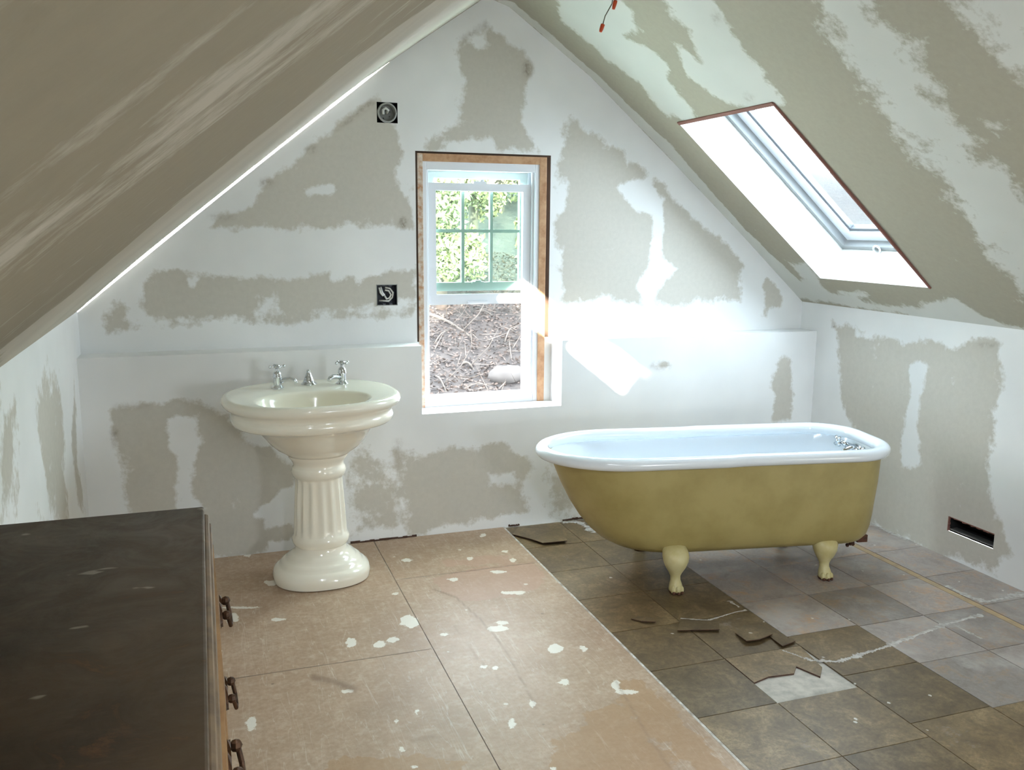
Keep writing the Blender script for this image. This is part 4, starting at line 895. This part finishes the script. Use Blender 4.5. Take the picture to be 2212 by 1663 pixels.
def scatter(name, n, lo, hi, size, mat, label, cat):
    xs, ys = rng.uniform(lo[0], hi[0], n), rng.uniform(lo[1], hi[1], n); c = np.stack([xs, ys, bank_z(xs, ys) + 0.02], 1)
    a = rng.normal(size=(n, 3)) * np.array([1, 1, 0.5]); a /= np.linalg.norm(a, axis=1)[:, None]
    b = np.cross(a, rng.normal(size=(n, 3)) * np.array([0.5, 0.5, 1])); b /= np.linalg.norm(b, axis=1)[:, None]
    l, w_ = size; sl_ = l * (0.4 + rng.random((n, 1))); co = np.concatenate([c - a * sl_, c + b * w_, c + a * sl_, c - b * w_], 0)
    o = mesh_obj(name, [(co, np.stack([np.arange(n) + k * n for k in range(4)], 1))], mat, parent=gr); tag(o, label, kind='stuff'); return o
scatter('dead_leaves', 16000, (1.6, 8.3), (6.0, 14.5), (0.028, 0.014), simple('dead_leaf', (52, 41, 33), 0.8, rgb2=(30, 22, 16), nscale=3.5), 'brown dead leaves covering the hillside', 'leaves')
scatter('twigs', 900, (1.6, 8.3), (6.0, 14.0), (0.30, 0.006), simple('twig', (66, 58, 49), 0.8, rgb2=(40, 33, 27), nscale=3), 'pale thin twigs lying over the hillside', 'twigs')
for (x, y, rr) in ((1096, 812, 0.27),):  # boulder shape standing in for a pale sun-washed patch of the bank
    p = on_bank(x, y); b = MB(); b.ball(tuple(p), rr, rr * 0.8, rr * 0.5, n=12, m=8); o = b.build('sun_patch', M_SUNPATCH, smooth=True)
    bmv = o.data.vertices
    for v in bmv: v.co += Vector((random.uniform(-1, 1), random.uniform(-1, 1), random.uniform(-1, 1))) * rr * 0.06
    tag(o, 'pale boulder shape for the sun-washed patch low on the brown hillside', 'sun_patch')
def leaves(c, R, n, size):
    v, f = [], []
    u = rng.normal(size=(n, 3)); u /= np.linalg.norm(u, axis=1)[:, None]
    ctr = np.array(c) + u * (rng.random((n, 1)) ** 0.4) * np.array(R)
    a = rng.normal(size=(n, 3)); a /= np.linalg.norm(a, axis=1)[:, None]
    b = np.cross(a, rng.normal(size=(n, 3))); b /= np.linalg.norm(b, axis=1)[:, None]
    s = size * (0.6 + 0.8 * rng.random((n, 1)))
    return np.concatenate([ctr - a * s, ctr + b * s * 0.45, ctr + a * s, ctr - b * s * 0.45], 0), np.stack([np.arange(n), np.arange(n) + n, np.arange(n) + 2 * n, np.arange(n) + 3 * n], 1)
def tree(x, y, h, lean, label, cl, nl, mi, size=0.10):
    z0 = float(bank_z(x, y)); root = empty('tree', (x, y, z0)); tag(root, label, 'tree', 'trees beyond the window')
    pts = [(lean[0] * t * t, lean[1] * t, h * t) for t in np.linspace(-0.02, 1, 8)]
    b = MB().tube(pts, [0.10 * (1 - 0.7 * t) for t in np.linspace(0, 1, 8)], 9)
    parts = []
    for (dx, dy, dz, R) in cl:
        b.tube([pts[4], (dx * 0.5, dy * 0.5, (pts[4][2] + dz) / 2), (dx, dy, dz)], [0.035, 0.025, 0.01], 6)
        parts.append(leaves((dx, dy, dz), R, nl, size))
    b.build('trunk', M_BARK, root, smooth=True)
    o = mesh_obj('foliage', parts, M_LEAF[mi], parent=root)
# saplings up the hillside: (place, reach of the crown, size, kind)
for k, (x, y, h, lab, mi, zs) in enumerate(((3.2, 12.3, 2.6, 'yellow-green leafy sapling low on the hillside', 0, (0.2, 0.95)), (4.15, 13.9, 2.9, 'bright yellow sapling in the middle of the hillside', 0, (0.3, 1.0)), (4.75, 12.3, 2.8, 'bright leafy sapling at the edge of the window view', 0, (0.2, 1.0)),
        (3.7, 16.4, 4.2, 'olive leafy tree behind the low sapling', 1, (0.1, 0.9)), (5.5, 16.6, 4.4, 'tall olive tree behind the middle sapling', 1, (0.1, 0.9)), (7.2, 16.7, 4.2, 'olive tree farthest along the hillside', 1, (0.1, 0.9)), (4.6, 18.8, 6.0, 'large dim tree at the top of the hillside', 1, (0.1, 0.9)), (7.0, 19.2, 6.0, 'broad dim tree at the top of the hillside', 1, (0.1, 0.9)))):
    near = k < 3; rx = 0.20 if near else 0.24
    cl = [(random.uniform(-rx, rx), random.uniform(-0.4, 0.4), (zs[0] + (zs[1] - zs[0]) * (i + 0.5) / 9) * h, (0.42 if near else 0.62, 0.45, 0.38 if near else 0.5)) for i in range(9)]
    tree(x, y, h, (random.uniform(-0.2, 0.2), random.uniform(-0.2, 0.2)), lab, cl, 900 if near else 1100, mi, 0.045 if near else 0.06)

# tree beyond the roof on the dresser side; its leaves break up the sun in the strip skylights
rt = empty('tree', (-1.3, -3.4, -3.0)); tag(rt, 'leafy tree rising beside the roof over the strip skylights', 'tree')
MB().tube([(0, 0, 0), (0.1, 0, 2.5), (0.2, -0.05, 4.6), (0.5, -0.1, 5.7)], [0.12, 0.10, 0.07, 0.03], 10).build('trunk', M_BARK, rt, smooth=True)
cc = Vector((0.48, 0.1, 1.90)) - SUN * 4.2 - Vector((-1.3, -3.4, -3.0))
mesh_obj('foliage', [leaves((cc.x, cc.y, cc.z - 0.10), (0.85, 0.35, 0.16), 80, 0.06)], M_LEAF[1], parent=rt)

# ================================================================== plaster and gaps at the floor edge
def ragged(pts, wpx, name, mat, jag=0.6, z=0.0022):
    L, R = [], []
    P2 = []
    for (a, b) in zip(pts[:-1], pts[1:]):
        n = max(2, int(math.hypot(b[0] - a[0], b[1] - a[1]) / 2.5))
        P2 += [(a[0] + (b[0] - a[0]) * t / n, a[1] + (b[1] - a[1]) * t / n) for t in range(n)]
    P2.append(pts[-1])
    fl = [np.array(f_fl(*p)) for p in P2]; ws = []
    vs_, fs_ = [], []
    for i, p in enumerate(fl):
        d = fl[min(i + 1, len(fl) - 1)] - fl[max(i - 1, 0)]; d /= np.linalg.norm(d) + 1e-9; nrm = np.array([-d[1], d[0]])
        env = 0.35 + 0.65 * abs(math.sin(0.21 * i + wpx * 900) * math.cos(0.083 * i + 1.0))
        w0, w1 = wpx * env * random.uniform(1 - jag, 1 + jag), wpx * env * random.uniform(1 - jag, 1 + jag)
        a, b = p + nrm * w0, p - nrm * w1
        vs_ += [(a[0], a[1], z * 0.4), (p[0], p[1], z), (b[0], b[1], z * 0.4)]
        if i: k = 3 * i; fs_ += [(k - 3, k, k + 1, k - 2), (k - 2, k + 1, k + 2, k - 1)]
    b = MB(); b.add(vs_, fs_); return b.build(name, mat, floor)
M_PLAST = simple('dried_plaster', (190, 186, 180), 0.85, rgb2=(150, 143, 136), nscale=40)
ragged([(1690, 1405), (1752, 1427), (1810, 1429), (1905, 1400), (1985, 1370), (2055, 1345), (2120, 1328)], 0.014, 'plaster_line', M_PLAST)
ragged([(2050, 1345), (2085, 1362), (2120, 1380)], 0.008, 'plaster_line', M_PLAST)
ragged([(1874, 1130), (1905, 1142), (1940, 1158), (1975, 1172)], 0.018, 'plaster_line', M_PLAST, z=0.004)
ragged([(2045, 1265), (2090, 1288), (2130, 1300), (2180, 1290), (2212, 1280)], 0.022, 'plaster_line', M_PLAST)
ragged([(1215, 1128), (1250, 1128), (1290, 1150)], 0.03, 'plaster_line', M_PLAST)
ragged([(1470, 1336), (1530, 1340), (1590, 1322), (1612, 1318)], 0.006, 'plaster_line', M_PLAST)
ragged([(1575, 1298), (1598, 1312)], 0.012, 'plaster_line', M_PLAST)
for (xa, xb, ya) in ((757, 900, 1170), (1215, 1272, 1122), (1098, 1122, 1134)):  # dark strips put in for the shaded gap and brown raw edge
    a = P(1, YB, xa, ya)[0]; b = P(1, YB, xb, ya)[0]; g = MB()
    n = 14
    for i in range(n):
        x = a + (b - a) * i / n; g.box(x, x + (b - a) / n, YB - 0.003 - random.uniform(0, 0.004), YB + 0.002, 0.0, 0.005 + random.uniform(0, 0.006))
    g.build('gap_raw_strip', M_EDGE, wall_back)
